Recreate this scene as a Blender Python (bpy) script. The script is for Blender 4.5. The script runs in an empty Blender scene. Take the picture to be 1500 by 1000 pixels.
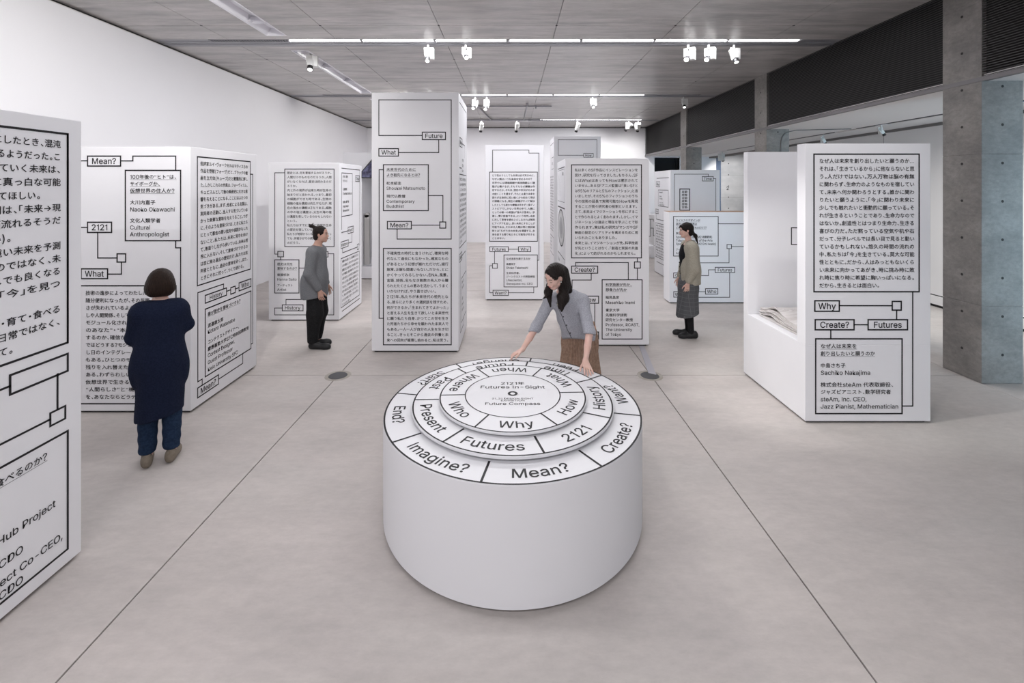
import bpy, bmesh, math, os, random
import numpy as np
from mathutils import Vector, Matrix, Euler
random.seed(7)
S = bpy.context.scene
COL = S.collection
PI = math.pi

# ------------------------------------------------------------------ camera
CAMZ, FOC = 2.25, 670.0            # eye height (m), focal length in pixels of the 1500 px frame
cd = bpy.data.cameras.new('camera'); cam = bpy.data.objects.new('camera', cd); COL.objects.link(cam)
cam.location = (0, 0, CAMZ); cam.rotation_euler = (PI/2, 0, 0)
cd.sensor_width = 36; cd.lens = FOC/1500*36; cd.shift_y = -227/1500; cd.clip_start = 0.05
S.camera = cam
# ------------------------------------------------------------------ colour management, world
S.view_settings.view_transform = 'Standard'; S.view_settings.look = 'None'
S.view_settings.gamma = 1; S.view_settings.use_curve_mapping = False
S.view_settings.exposure = -1.0
w = bpy.data.worlds.new('World'); S.world = w; w.use_nodes = True
bg = w.node_tree.nodes['Background']; bg.inputs[0].default_value = (0.62, 0.78, 1.0, 1); bg.inputs[1].default_value = 1.2

def area(name, loc, rot, sx, sy, power, color=(1, 1, 1), spread=PI):
    l = bpy.data.lights.new(name, 'AREA'); l.shape = 'RECTANGLE'; l.size = sx; l.size_y = sy
    l.energy = power; l.color = color; l.spread = spread
    o = bpy.data.objects.new(name, l); o.location = loc; o.rotation_euler = rot; COL.objects.link(o); return o
def spot(name, loc, target, power, color=(1, .98, .95), cone=60, blend=.6, rad=.03):
    l = bpy.data.lights.new(name, 'SPOT'); l.energy = power; l.color = color
    l.spot_size = math.radians(cone); l.spot_blend = 1.0 if cone > 65 else blend; l.shadow_soft_size = rad
    o = bpy.data.objects.new(name, l); o.location = loc
    o.rotation_euler = (Vector(target)-Vector(loc)).to_track_quat('-Z', 'Y').to_euler(); COL.objects.link(o); return o
CEIL = 4.63
WHITE = (.988, .982, 1.025)
# the linear lamps in the ceiling channels (built further down), and one added strip
area('linear_light', (0.0, 7.46, CEIL-.008), (0, 0, 0), 7.3, .075, 360, WHITE)
area('linear_light', (0.2, 11.92, CEIL-.008), (0, 0, 0), 5.6, .075, 240, WHITE)
area('linear_light', (0.5, 16.34, CEIL-.008), (0, 0, 0), 8.3, .075, 330, (.98, .96, 1.0))
area('linear_light', (-0.9, 2.98, CEIL-.008), (0, 0, 0), 6.5, .08, 135, WHITE)     # channels above and just behind the camera
area('linear_light', (-0.9, -1.4, CEIL-.008), (0, 0, 0), 6.5, .08, 390, WHITE)
area('linear_light', (-0.9, -5.0, CEIL-.008), (0, 0, 0), 6.5, .08, 265, WHITE)  # added light far behind the camera for the front faces, no lamp built
# daylight through the glazing at the near end of the side aisle, to the right of the camera
area('daylight', (6.85, .62, 1.7), (math.radians(90), 0, 0), 1.9, 3.0, 95, (.52, .80, 1.0), math.radians(58))

# ------------------------------------------------------------------ materials
MATS = {}
def mat(name, base, rough=.5, spec=.5, emit=None, es=0, metal=0, coat=0, coat_r=.1):
    if name in MATS: return MATS[name]
    m = bpy.data.materials.new(name); m.use_nodes = True
    b = m.node_tree.nodes['Principled BSDF']
    b.inputs['Base Color'].default_value = (*base, 1); b.inputs['Roughness'].default_value = rough
    b.inputs['Specular IOR Level'].default_value = spec; b.inputs['Metallic'].default_value = metal
    b.inputs['Coat Weight'].default_value = coat; b.inputs['Coat Roughness'].default_value = coat_r
    if emit: b.inputs['Emission Color'].default_value = (*emit, 1); b.inputs['Emission Strength'].default_value = es
    MATS[name] = m; return m
def nodes(m): return m.node_tree.nodes, m.node_tree.links, m.node_tree.nodes['Principled BSDF']
def noisy(name, c1, c2, scale=5, stretch=(1, 1, 1), rough=.5, bump=0, bscale=60, detail=6, spec=.5, coat=0, coat_r=.12, c3=None, s3=.6, lo=.35, hi=.65, objinfo=0, rvar=0, metal=0, fine=0, fscale=30):
    """base colour from two layers of noise in object/world space, optional bump"""
    if name in MATS: return MATS[name]
    m = mat(name, c1, rough, spec, coat=coat, coat_r=coat_r, metal=metal); N, L, b = nodes(m)
    geo = N.new('ShaderNodeNewGeometry'); mp = N.new('ShaderNodeMapping'); mp.inputs['Scale'].default_value = stretch
    L.new(geo.outputs['Position'], mp.inputs['Vector'])
    n = N.new('ShaderNodeTexNoise'); n.inputs['Scale'].default_value = scale; n.inputs['Detail'].default_value = detail; n.inputs['Roughness'].default_value = .6
    L.new(mp.outputs[0], n.inputs['Vector'])
    r = N.new('ShaderNodeMapRange'); r.inputs[1].default_value = lo; r.inputs[2].default_value = hi; L.new(n.outputs[0], r.inputs[0])
    mx = N.new('ShaderNodeMix'); mx.data_type = 'RGBA'; mx.inputs[6].default_value = (*c1, 1); mx.inputs[7].default_value = (*c2, 1)
    L.new(r.outputs[0], mx.inputs[0]); out = mx.outputs[2]
    if c3:
        n3 = N.new('ShaderNodeTexNoise'); n3.inputs['Scale'].default_value = s3; n3.inputs['Detail'].default_value = 4
        L.new(mp.outputs[0], n3.inputs['Vector'])
        r3 = N.new('ShaderNodeMapRange'); r3.inputs[1].default_value = .48; r3.inputs[2].default_value = .72; L.new(n3.outputs[0], r3.inputs[0])
        m3 = N.new('ShaderNodeMix'); m3.data_type = 'RGBA'; m3.inputs[7].default_value = (*c3, 1)
        L.new(out, m3.inputs[6]); L.new(r3.outputs[0], m3.inputs[0]); out = m3.outputs[2]
    if fine:
        n4 = N.new('ShaderNodeTexNoise'); n4.inputs['Scale'].default_value = fscale; n4.inputs['Detail'].default_value = 8; n4.inputs['Roughness'].default_value = .75
        L.new(mp.outputs[0], n4.inputs['Vector']); r4 = N.new('ShaderNodeMapRange'); r4.inputs[1].default_value = .3; r4.inputs[2].default_value = .7
        r4.inputs[3].default_value = 1-fine; r4.inputs[4].default_value = 1+fine; L.new(n4.outputs[0], r4.inputs[0])
        h4 = N.new('ShaderNodeVectorMath'); h4.operation = 'SCALE'; L.new(out, h4.inputs[0]); L.new(r4.outputs[0], h4.inputs['Scale']); out = h4.outputs[0]
    if objinfo:
        oi = N.new('ShaderNodeObjectInfo'); rr = N.new('ShaderNodeMapRange'); rr.inputs[3].default_value = 1-objinfo; rr.inputs[4].default_value = 1+objinfo
        L.new(oi.outputs['Random'], rr.inputs[0])
        hm = N.new('ShaderNodeVectorMath'); hm.operation = 'SCALE'; L.new(out, hm.inputs[0]); L.new(rr.outputs[0], hm.inputs['Scale']); out = hm.outputs[0]
    L.new(out, b.inputs['Base Color'])
    if rvar:
        rr = N.new('ShaderNodeMapRange'); rr.inputs[3].default_value = rough-rvar; rr.inputs[4].default_value = rough+rvar
        L.new(n.outputs[0], rr.inputs[0]); L.new(rr.outputs[0], b.inputs['Roughness'])
    if bump:
        n2 = N.new('ShaderNodeTexNoise'); n2.inputs['Scale'].default_value = bscale; n2.inputs['Detail'].default_value = 4
        L.new(mp.outputs[0], n2.inputs['Vector']); bu = N.new('ShaderNodeBump'); bu.inputs['Strength'].default_value = bump; bu.inputs['Distance'].default_value = .01
        L.new(n2.outputs[0], bu.inputs['Height']); L.new(bu.outputs[0], b.inputs['Normal'])
    return m
M_white = noisy('white_board', (.84, .838, .86), (.815, .813, .835), 1.3, rough=.5, spec=.3)
M_wall = noisy('wall_paint', (.89, .888, .915), (.87, .868, .895), .5, rough=.8, spec=.2)
M_ink = mat('black_ink', (.012, .011, .013), .55, .3)
M_grey_ink = mat('grey_ink', (.30, .30, .31), .55, .3)
M_floor = noisy('floor_concrete', (.53, .485, .46), (.45, .415, .395), 1.1, (1, 2.2, 1), .5, .05, 45, 8, .35, c3=(.53, .50, .475), s3=.35, objinfo=.018, rvar=.1, fine=.09, fscale=9)
M_floor_base = mat('joint_filler', (.02, .018, .016), .9)
M_ceil = noisy('ceiling_concrete', (.49, .462, .447), (.29, .275, .268), 1.3, (.6, 3.6, 1), .42, .05, 12, 8, .5, coat=.35, coat_r=.16, c3=(.52, .50, .485), s3=.45, objinfo=.05, fine=.16, fscale=7)
M_col = noisy('column_concrete', (.225, .21, .195), (.165, .155, .147), 2.2, (1, 1, 1.6), .6, .25, 60, 10, .4, c3=(.26, .245, .23), s3=1.3, fine=.22, fscale=14)
M_hole = mat('tie_hole_dark', (.03, .028, .026), .9)
M_dark = mat('dark_gap', (.012, .011, .011), .8)
M_base = mat('black_base', (.015, .014, .013), .7)
M_metal = mat('grey_track_metal', (.30, .30, .32), .35, .5, metal=.3)
M_louver = mat('dark_louver', (.045, .043, .042), .5, .35)
M_lit = mat('lamp_diffuser', (1, 1, 1), .4, emit=(1, .985, .97), es=5)
M_spotw = mat('spotlight_white', (.66, .66, .64), .35, .5)
M_black = mat('black_plastic', (.015, .015, .016), .35, .5)
M_lens = mat('lit_lens', (1, 1, 1), .2, emit=(1, .99, .97), es=7)
M_soffit = mat('soffit_white', (.72, .70, .69), .7, .2)
M_trough = mat('trough_white', (.80, .79, .83), .3, .5)
M_copper = mat('bare_socket_tint', (.55, .40, .30), .4, .5)

# ------------------------------------------------------------------ mesh helpers
class MB:
    def __init__(s): s.v = []; s.f = []
    def add(s, vs, fs):
        n = len(s.v); s.v += [tuple(p) for p in vs]; s.f += [tuple(i+n for i in f) for f in fs]; return s
    def box(s, x0, x1, y0, y1, z0, z1, M=None):
        vs = [(x, y, z) for z in (z0, z1) for y in (y0, y1) for x in (x0, x1)]
        if M is not None: vs = [tuple(M @ Vector(p)) for p in vs]
        return s.add(vs, [(0, 2, 3, 1), (4, 5, 7, 6), (0, 1, 5, 4), (2, 6, 7, 3), (0, 4, 6, 2), (1, 3, 7, 5)])
    def quad(s, a, b, c, d): return s.add([a, b, c, d], [(0, 1, 2, 3)])
    def tube(s, p, q, r, r2=None, n=16, cap=True):
        p, q = Vector(p), Vector(q); r2 = r if r2 is None else r2
        d = (q-p).normalized(); a = d.orthogonal().normalized(); b = d.cross(a)
        vs = []
        for c, rr in ((p, r), (q, r2)):
            vs += [tuple(c+(a*math.cos(2*PI*i/n)+b*math.sin(2*PI*i/n))*rr) for i in range(n)]
        fs = [(i, (i+1) % n, n+(i+1) % n, n+i) for i in range(n)]
        if cap: fs += [tuple(range(n-1, -1, -1)), tuple(range(n, 2*n))]
        return s.add(vs, fs)
    def path(s, pts, r, n=8):
        for a, b in zip(pts[:-1], pts[1:]): s.tube(a, b, r, n=n)
        return s
    def lathe(s, prof, cx, cy, n=96, closed=False):
        k = len(prof)
        vs = [(cx+r*math.cos(2*PI*i/n), cy+r*math.sin(2*PI*i/n), z) for i in range(n) for r, z in prof]
        fs = []
        for i in range(n):
            j = (i+1) % n
            for t in range(k-1): fs.append((i*k+t, j*k+t, j*k+t+1, i*k+t+1))
        return s.add(vs, fs)
    def build(s, name, m, parent=None, smooth=False, bevel=0, seg=2):
        me = bpy.data.meshes.new(name); me.from_pydata(s.v, [], s.f); me.materials.append(m); me.update()
        if smooth: me.shade_smooth()
        o = bpy.data.objects.new(name, me); COL.objects.link(o)
        if parent is not None: o.parent = parent
        if bevel:
            bv = o.modifiers.new('b', 'BEVEL'); bv.width = bevel; bv.segments = seg; bv.limit_method = 'ANGLE'; bv.harden_normals = False
        return o
def tag(o, label=None, cat=None, group=None, kind=None):
    if label: o['label'] = label
    if cat: o['category'] = cat
    if group: o['group'] = group
    if kind: o['kind'] = kind
    return o
def empty(name, loc=(0, 0, 0), rz=0):
    o = bpy.data.objects.new(name, None); o.location = loc; o.rotation_euler = (0, 0, rz); o.empty_display_size = .1
    COL.objects.link(o); return o
def local(o):
    """matrix that turns world coordinates into o's local ones (children of a placed empty)"""
    return Matrix.LocRotScale(o.location, o.rotation_euler, None).inverted()
def wbuild(mb, name, m, parent, **k):
    """build a part given in WORLD coordinates under a placed empty"""
    L = local(parent); mb.v = [tuple(L @ Vector(p)) for p in mb.v]
    return mb.build(name, m, parent, **k)
def copy_tree(o, parent=None):
    c = o.copy(); COL.objects.link(c); c.parent = parent
    for ch in list(o.children): copy_tree(ch, c)
    return c

# ------------------------------------------------------------------ the setting
WL, WB, LOUV, WR = -5.82, 18.42, 5.36, 7.95
# floor: dark joint filler with slabs proud of it
fl = MB().box(WL-.2, 14, -7, 24, -.12, -.012).build('floor', M_floor_base); fl['kind'] = 'structure'
xs = [WL-.02, -2.07, 1.655, LOUV+.01, 9.2, 14]; ys = [-7, -3.36, 1.03, 5.455, 9.87, 14.28, 18.6, 24]
for i in range(len(xs)-1):
    for j in range(len(ys)-1):
        g = .0045
        y0, y1 = ys[j], ys[j+1]
        MB().box(xs[i]+g, xs[i+1]-g, y0+g, y1-g, -.05, 0).build('floor_slab', M_floor, fl, bevel=.0015, seg=1)

# ceiling
def rect_minus(r, holes):
    out = [r]
    for hx0, hx1, hy0, hy1 in holes:
        nxt = []
        for x0, x1, y0, y1 in out:
            ax0, ax1, ay0, ay1 = max(x0, hx0), min(x1, hx1), max(y0, hy0), min(y1, hy1)
            if ax0 >= ax1 or ay0 >= ay1: nxt.append((x0, x1, y0, y1)); continue
            if x0 < ax0: nxt.append((x0, ax0, y0, y1))
            if ax1 < x1: nxt.append((ax1, x1, y0, y1))
            if y0 < ay0: nxt.append((ax0, ax1, y0, ay0))
            if ay1 < y1: nxt.append((ax0, ax1, ay1, y1))
        out = nxt
    return out
TRACKS = [(2.96, 3.29), (7.40, 7.78), (11.86, 12.22), (16.28, 16.64)]
TROUGHS = [(-3.85, -3.57, 4.2, 7.20), (-3.85, -3.58, 8.02, 11.68), (-3.85, -3.58, 12.45, 16.1)]
HATCH = (-1.6, 1.35, 13.4, 15.7)
holes = [(WL, LOUV+.2, a, b) for a, b in TRACKS] + TROUGHS
ce = MB().box(WL-.3, LOUV+.45, -7, 18.8, CEIL+.22, CEIL+.4).build('ceiling', M_dark); ce['kind'] = 'structure'
px_ = [WL-.2, -4.60, -2.84, -1.085, .66, 2.42, 4.17, LOUV+.42]
py_ = [-7, -4.0, -2.2, -.4, 1.4, 3.18, 4.97, 6.77, 8.58, 10.38, 12.18, 13.98, 15.8, 17.6, 18.6]
for i in range(len(px_)-1):
    for j in range(len(py_)-1):
        g = .004; mb = MB()
        for x0, x1, y0, y1 in rect_minus((px_[i]+g, px_[i+1]-g, py_[j]+g, py_[j+1]-g), holes):
            mb.box(x0, x1, y0, y1, CEIL, CEIL+.24)
        if mb.v: mb.build('concrete_panel', M_ceil, ce)
mb = MB()
for i in range(1, len(px_)-1):
    for j in range(2, len(py_)-1):
        if j % 1 == 0: mb.tube((px_[i], py_[j], CEIL-.0015), (px_[i], py_[j], CEIL+.01), .018, n=10)
tag(mb.build('tie_hole', M_hole, ce), kind='stuff')

# walls
def struct(name, mb, m, **k):
    o = mb.build(name, m, **k); o['kind'] = 'structure'; return o
wl = struct('wall_left', MB().box(WL-.25, WL, -7, WB+.3, 0, CEIL-.045), M_wall)
MB().box(WL-.25, WL-.03, -7, WB+.3, CEIL-.045, CEIL+.02).build('shadow_gap', M_dark, wl)
MB().box(WL-.06, WL-.004, -7, WB+.3, CEIL-.05, CEIL-.03).build('edge_bead', M_soffit, wl)
wb = struct('wall_back', MB().box(WL-.2, 5.74, WB, WB+.25, 0, CEIL-.03), M_wall)
MB().box(WL-.2, 5.74, WB+.03, WB+.25, CEIL-.03, CEIL+.05).build('shadow_gap', M_dark, wb)
struct('wall_back', MB().box(6.76, 8.22, WB, WB+.25, 0, 3.46).box(5.74, 6.76, WB, WB+.25, 3.42, 3.46), M_wall)
struct('door_1', MB().box(5.70, 6.80, WB+.6, WB+.7, 0, 3.5).box(5.70, 5.74, WB+.05, WB+.7, 0, 3.45).box(6.76, 6.80, WB+.05, WB+.7, 0, 3.45), mat('black_opening', (.008, .008, .009), .9))
struct('wall_front', MB().box(WL-.2, 8.2, -7.2, -7, 0, CEIL+.3), M_wall)
# right aisle wall: white, with skirting, slot and the opening near the camera filled with glazing
wr = struct('wall_right', MB().box(WR, WR+.22, 4.4, 15.3, .22, 3.46).box(WR, WR+.22, -7, 4.4, 0, 3.46), M_soffit)
for k, y in enumerate((6.1, 9.78, 13.4)):
    MB().box(WR-.003, WR+.02, y-.004, y+.004, .22, 3.40).build('panel_joint', mat('joint_grey', (.22, .21, .2), .8), wr)
MB().box(WR-.05, WR+.2, 4.4, 15.3, .05, .20).build('skirting_ledge', M_soffit, wr)
MB().box(WR-.02, WR+.2, 4.4, 15.3, 0, .05).box(WR+.005, WR+.2, 4.4, 15.3, .20, .222).build('skirting_gap', M_dark, wr)
MB().box(WR-.02, WR+.2, 4.4, 18.4, 3.385, 3.44).build('shadow_gap', mat('gap_grey', (.16, .15, .145), .8), wr)
MB().box(WR, WR+.3, 15.3, WB, 3.40, 3.52).build('bulkhead', M_soffit, wr)
wn = struct('window_1', MB().box(5.84, 5.92, .45, .55, 0, 3.45).box(7.85, 7.95, .45, .55, 0, 3.45).box(5.84, 7.95, .45, .55, 0, .1).box(5.84, 7.95, .45, .55, 3.35, 3.45).box(6.86, 6.92, .45, .55, .1, 3.35), M_metal)
MB().box(5.92, 7.85, .495, .505, .1, 3.35).build('pane', mat('frosted_pane', (.75, .85, .95), .3, emit=(.45, .76, 1.0), es=1.0), wn)
# concrete wall seen through the opening at the end of the aisle
cw = struct('wall_far', MB().box(8.40, 13, WB+.0, WB+.3, 0, 4.6), noisy('pale_concrete', (.47, .475, .49), (.36, .365, .385), 1.5, (1, 1, 1.5), .6, .1, 30, 8, c3=(.53, .53, .54), s3=.8))
struct('wall_side', MB().box(13, 13.2, 12, 19, 0, 4.6).box(8.2, 13, 15.0, 15.2, 0, 4.6).box(8.17, 13.2, 15, WB+.3, 4.6, 4.8), M_soffit)
mb = MB()
for z in (.45, .9, 1.35, 1.8, 2.25, 2.7, 3.15):
    for x in (8.72, 10.0): mb.tube((x, WB-.004, z+.02), (x, WB+.02, z+.02), .022, n=10)
mb.build('tie_hole', M_hole, cw)
for z in (.9, 1.8, 2.7): MB().box(8.4, 13, WB-.002, WB+.01, z-.003, z+.003).build('formwork_joint', mat('joint_grey', (.22, .21, .2), .8), cw)
struct('trim_1', MB().box(8.22, 8.40, WB-.03, WB+.2, 0, 3.5), mat('blue_grey_frame', (.09, .125, .20), .5))

# soffit over the right aisle, fascia
so = struct('trim_2', MB().box(LOUV+.02, 7.14, -7, WB, 3.455, 3.53).box(7.20, WR+.3, -7, WB, 3.44, 3.53).box(7.12, 7.22, -7, WB, 3.50, 3.56), M_soffit)
so['label'] = 'white soffit'
MB().box(LOUV-.012, LOUV+.05, -7, WB, 3.45, 3.50).build('fascia', mat('fascia_grey', (.15, .14, .145), .5), so)
# blocking above the aisle
struct('wall_upper', MB().box(LOUV+.40, LOUV+.5, -7, WB, 3.5, CEIL+.2), M_dark)

# columns
CW = .475
def column(y):
    r = empty('concrete_column', (LOUV+CW/2, y+CW/2, 0))
    x0 = LOUV-.005; mb = MB()
    zs = [0, .885, 2.62, 4.36, CEIL+.05]
    for a, b in zip(zs[:-1], zs[1:]): mb.box(x0, x0+CW, y, y+CW, a+.002, b-.002)
    mb.box(x0+.004, x0+CW-.004, y+.004, y+CW-.004, 0, CEIL)
    wbuild(mb, 'shaft', M_col, r, bevel=.004, seg=1)
    L = local(r)
    for k in range(10):
        z = .33+k*.4375
        wbuild(MB().tube((x0-.0015, y+CW*.48, z), (x0+.02, y+CW*.48, z), .0155, n=12), 'tie_hole', M_hole, r)
        if z < 3.4: wbuild(MB().tube((x0+CW*.5, y-.0015, z), (x0+CW*.5, y+.02, z), .0155, n=12), 'tie_hole', M_hole, r)
    return r
COLY = [5.215, 9.62, 14.06]
for y, lb in zip(COLY, ('largest bare concrete column at the edge of the picture, bluish face with tie holes', 'middle concrete column rising behind the white stand with the paper stack', 'farthest and thinnest concrete column behind the tower marked Time')):
    tag(column(y), lb, 'column')
# cable on the middle column
cb = MB().path([(LOUV+.29, 9.60, 0.1), (LOUV+.29, 9.60, 3.18), (LOUV+.31, 9.60, 3.28), (LOUV+.37, 9.60, 3.36), (LOUV+.46, 9.60, 3.40), (LOUV+.6, 9.60, 3.43), (6.9, 9.3, 3.42)], .009).build('cable', mat('grey_cable', (.13, .13, .13), .5))
tag(cb, 'thin grey cable running down the middle concrete column', 'cable')
# louvre screens between the columns
bays = [(-3.7, .8, 'louver bay above the camera'), (1.3, 5.215, 'dark slatted screen cut by the picture edge, on the near side of the largest column'), (5.69, 9.62, 'longest dark slatted ceiling screen between the largest and the middle column'),
        (10.095, 14.06, 'dark slatted screen between the middle and the farthest column'), (14.535, WB, 'smallest dark slatted screen ending at the back wall')]
for y0, y1, lb in bays:
    r = empty('louver_screen', (LOUV+.1, (y0+y1)/2, 3.5))
    mb = MB(); z = 3.505
    while z < CEIL-.01:
        mb.add([(LOUV, y0, z), (LOUV+.035, y0, z+.012), (LOUV+.035, y0, z+.017), (LOUV, y0, z+.009), (LOUV, y1, z), (LOUV+.035, y1, z+.012), (LOUV+.035, y1, z+.017), (LOUV, y1, z+.009)],
               [(0, 4, 5, 1), (1, 5, 6, 2), (2, 6, 7, 3), (3, 7, 4, 0), (0, 1, 2, 3), (4, 7, 6, 5)]); z += .0285
    tag(wbuild(mb, 'slat', M_louver, r), kind='stuff')
    wbuild(MB().box(LOUV+.05, LOUV+.07, y0, y1, 3.5, CEIL), 'backing_panel', M_dark, r)
    tag(r, lb, 'louver')

# ------------------------------------------------------------------ ceiling channels with lamps
def track(i, y0, y1, lit, grilles, label, group=None):
    """channel across the ceiling: lamp strip on the near side, metal channel with rail beside it"""
    ym = y0+.115
    r = empty('lighting_channel', (0, y0, CEIL))
    mb = MB().box(WL, LOUV-.002, y0, y1, CEIL+.09, CEIL+.12).box(WL, LOUV-.002, y0, y0+.01, CEIL+.002, CEIL+.1).box(WL, LOUV-.002, y1-.01, y1, CEIL+.002, CEIL+.1)
    wbuild(mb, 'channel_housing', M_metal, r)
    wbuild(MB().box(WL, LOUV-.002, ym+.01, y1-.03, CEIL-.004, CEIL+.03).box(WL, LOUV-.002, ym+.11, ym+.145, CEIL-.016, CEIL), 'mounting_rail', M_metal, r)
    a = lit[0]
    n = round((lit[1]-lit[0])/1.2); st = (lit[1]-lit[0])/n
    for k in range(n):
        wbuild(MB().box(lit[0]+k*st+.03, lit[0]+(k+1)*st-.03, y0+.025, ym-.015, CEIL-.006, CEIL+.03), 'lamp_diffuser', M_lit, r)
        wbuild(MB().box(lit[0]+k*st-.02, lit[0]+k*st+.02, y0+.015, ym, CEIL-.012, CEIL+.04), 'joint_clip', M_metal, r)
    for g0, g1 in grilles:
        mb = MB(); x = g0
        while x < g1: mb.box(x, x+.012, y0+.015, ym, CEIL-.004, CEIL+.05); x += .045
        mb.box(g0, g1, y0+.012, y0+.02, CEIL-.006, CEIL+.05).box(g0, g1, ym-.008, ym, CEIL-.006, CEIL+.05)
        tag(wbuild(mb, 'grille', M_metal, r), kind='stuff')
        wbuild(MB().box(g0, g1, y0+.012, ym, CEIL+.05, CEIL+.06), 'grille_back', M_dark, r)
    lo = min([lit[0]]+[g[0] for g in grilles]); hi = max([lit[1]]+[g[1] for g in grilles])
    for q0, q1 in ((WL, lo-.01), (hi+.01, LOUV-.002)): wbuild(MB().box(q0, q1, y0+.005, y1-.005, CEIL+.002, CEIL+.03), 'cover_plate', M_metal, r)
    tag(r, label, 'ceiling light'); return r
track(0, *TRACKS[0], (-3.64, 4.70), [], 'linear lamp channel over the round table')
track(1, *TRACKS[1], (-3.64, 4.70), [(-4.92, -3.66)], 'brightest and longest linear ceiling lamp channel, the first one in view')
track(2, *TRACKS[2], (-2.53, 3.47), [(-4.92, -2.55), (3.49, 4.9)], 'second linear ceiling lamp channel, behind the top of the tallest tower')
track(3, *TRACKS[3], (-3.7, 4.65), [(4.67, 5.2)], 'last linear ceiling lamp channel, in front of the back wall')

for (x0, x1, y0, y1), lb in zip(TROUGHS, ('recessed white light trough cut off by the upper picture edge', 'long recessed white light trough beside the left wall, ending at the tallest tower', 'recessed light trough hidden behind the tallest tower')):
    r = empty('light_trough', ((x0+x1)/2, (y0+y1)/2, CEIL))
    mb = MB()
    z1 = CEIL+.11
    mb.quad((x0, y0, CEIL), (x0+.05, y0, z1), (x0+.05, y1, z1), (x0, y1, CEIL)); mb.quad((x1, y1, CEIL), (x1-.05, y1, z1), (x1-.05, y0, z1), (x1, y0, CEIL))
    mb.box(x0+.04, x1-.04, y0, y1, z1, z1+.02).box(x0, x1, y0-.005, y0+.005, CEIL, z1).box(x0, x1, y1-.005, y1+.005, CEIL, z1)
    wbuild(mb, 'reflector', M_trough, r)
    wbuild(MB().box(x0-.018, x0+.004, y0-.02, y1+.02, CEIL-.006, CEIL+.02).box(x1-.004, x1+.018, y0-.02, y1+.02, CEIL-.006, CEIL+.02).box(x0, x1, y0-.02, y0, CEIL-.006, CEIL+.02).box(x0, x1, y1, y1+.02, CEIL-.006, CEIL+.02), 'rim', M_trough, r)
    k = y0+1.24
    while k < y1-.3:
        wbuild(MB().add([(x0+.02, k-.06, CEIL+.02), (x1-.02, k-.06, CEIL+.02), (x1-.05, k, z1), (x0+.05, k, z1), (x0+.02, k+.06, CEIL+.02), (x1-.02, k+.06, CEIL+.02)], [(0, 1, 2, 3), (3, 2, 5, 4), (0, 3, 4), (1, 5, 2)]), 'baffle', M_trough, r); k += 1.24
    wbuild(MB().box((x0+x1)/2-.03, (x0+x1)/2+.03, y0+.15, y0+1.1, z1-.01, z1), 'lamp_holder', M_copper, r)
    tag(r, lb, 'ceiling light')
# pipework and hatch grid between the second and third channel
r = empty('ceiling_pipe_frame', (-.3, 14.8, CEIL))
wbuild(MB().tube((-1.75, 13.42, CEIL-.03), (1.16, 13.42, CEIL-.03), .022), 'pipe', M_metal, r)
wbuild(MB().tube((-1.75, 16.15, CEIL-.03), (1.0, 16.15, CEIL-.03), .022), 'pipe', M_metal, r)
wbuild(MB().tube((-1.02, 13.42, CEIL-.03), (-.75, 16.15, CEIL-.03), .02), 'pipe', M_metal, r)
wbuild(MB().tube((.44, 13.1, CEIL-.03), (.42, 16.15, CEIL-.03), .02), 'pipe', M_metal, r)
wbuild(MB().tube((.70, 13.42, CEIL-.10), (.70, 13.42, CEIL+.02), .02).tube((.44, 13.1, CEIL-.10), (.44, 13.1, CEIL), .03).tube((.6, 16.1, CEIL-.1), (.6, 16.1, CEIL), .02), 'pipe_clamp', M_metal, r)
tag(r, 'dark pipe frame fixed under the ceiling in front of the last lamp channel', 'pipes')

# floor boxes
for x, lb in ((-2.07, 'round dark floor cover set at the joint crossing left of the tallest tower'), (1.64, 'round dark floor cover with the grey cable strip running into it')):
    r = empty('floor_cover', (x, 5.44, 0))
    MB().lathe([(0, .006), (.100, .006), (.108, .001)], 0, 0, 48).build('lid', mat('cast_lid', (.075, .075, .08), .6), r)
    MB().lathe([(.150, .0006), (.150, .0010), (.108, .0020), (.108, 0)], 0, 0, 40).build('mortar_ring', noisy('mortar', (.30, .27, .225), (.38, .35, .31), 8), r)
    tag(r, lb, 'floor cover')
st = MB().add([(1.79, 6.44, .0), (1.86, 6.44, .0), (1.72, 5.45, 0), (1.64, 5.50, 0), (1.79, 6.44, .01), (1.86, 6.44, .01), (1.72, 5.45, .01), (1.64, 5.50, .01)], [(0, 1, 5, 4), (1, 2, 6, 5), (2, 3, 7, 6), (3, 0, 4, 7), (4, 5, 6, 7)]).build('cable_strip', mat('strip_grey', (.42, .41, .45), .5), None)
tag(st, 'grey cable cover strip from the tower of the SF text to the floor cover', 'cable cover')
# ------------------------------------------------------------------ lettering
FONT = None
try:
    _p = os.path.join(bpy.utils.system_resource('DATAFILES', path='fonts'), 'Inter.woff2')
    if os.path.exists(_p): FONT = bpy.data.fonts.load(_p)
except Exception: FONT = None
GL = {}
def thicken(v, f, d):
    """bold the outline: a thin quad outside every boundary edge"""
    ed = {}
    for p in f:
        for i in range(len(p)):
            a, b = p[i], p[(i+1) % len(p)]
            if (b, a) in ed: del ed[(b, a)]
            else: ed[(a, b)] = 1
    V = [tuple(x) for x in v]; F = list(f)
    for a, b in ed:
        p, q = v[a], v[b]; t = q-p; L = math.hypot(*t)
        if L < 1e-5: continue
        t = t/L; n = np.array((t[1], -t[0])); k = len(V); e = min(d*.5, L)
        V += [tuple(p-t*e*0), tuple(q), tuple(q+n*d+t*e), tuple(p+n*d-t*e)]; F.append((k, k+3, k+2, k+1))
    return np.array(V), F
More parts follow.
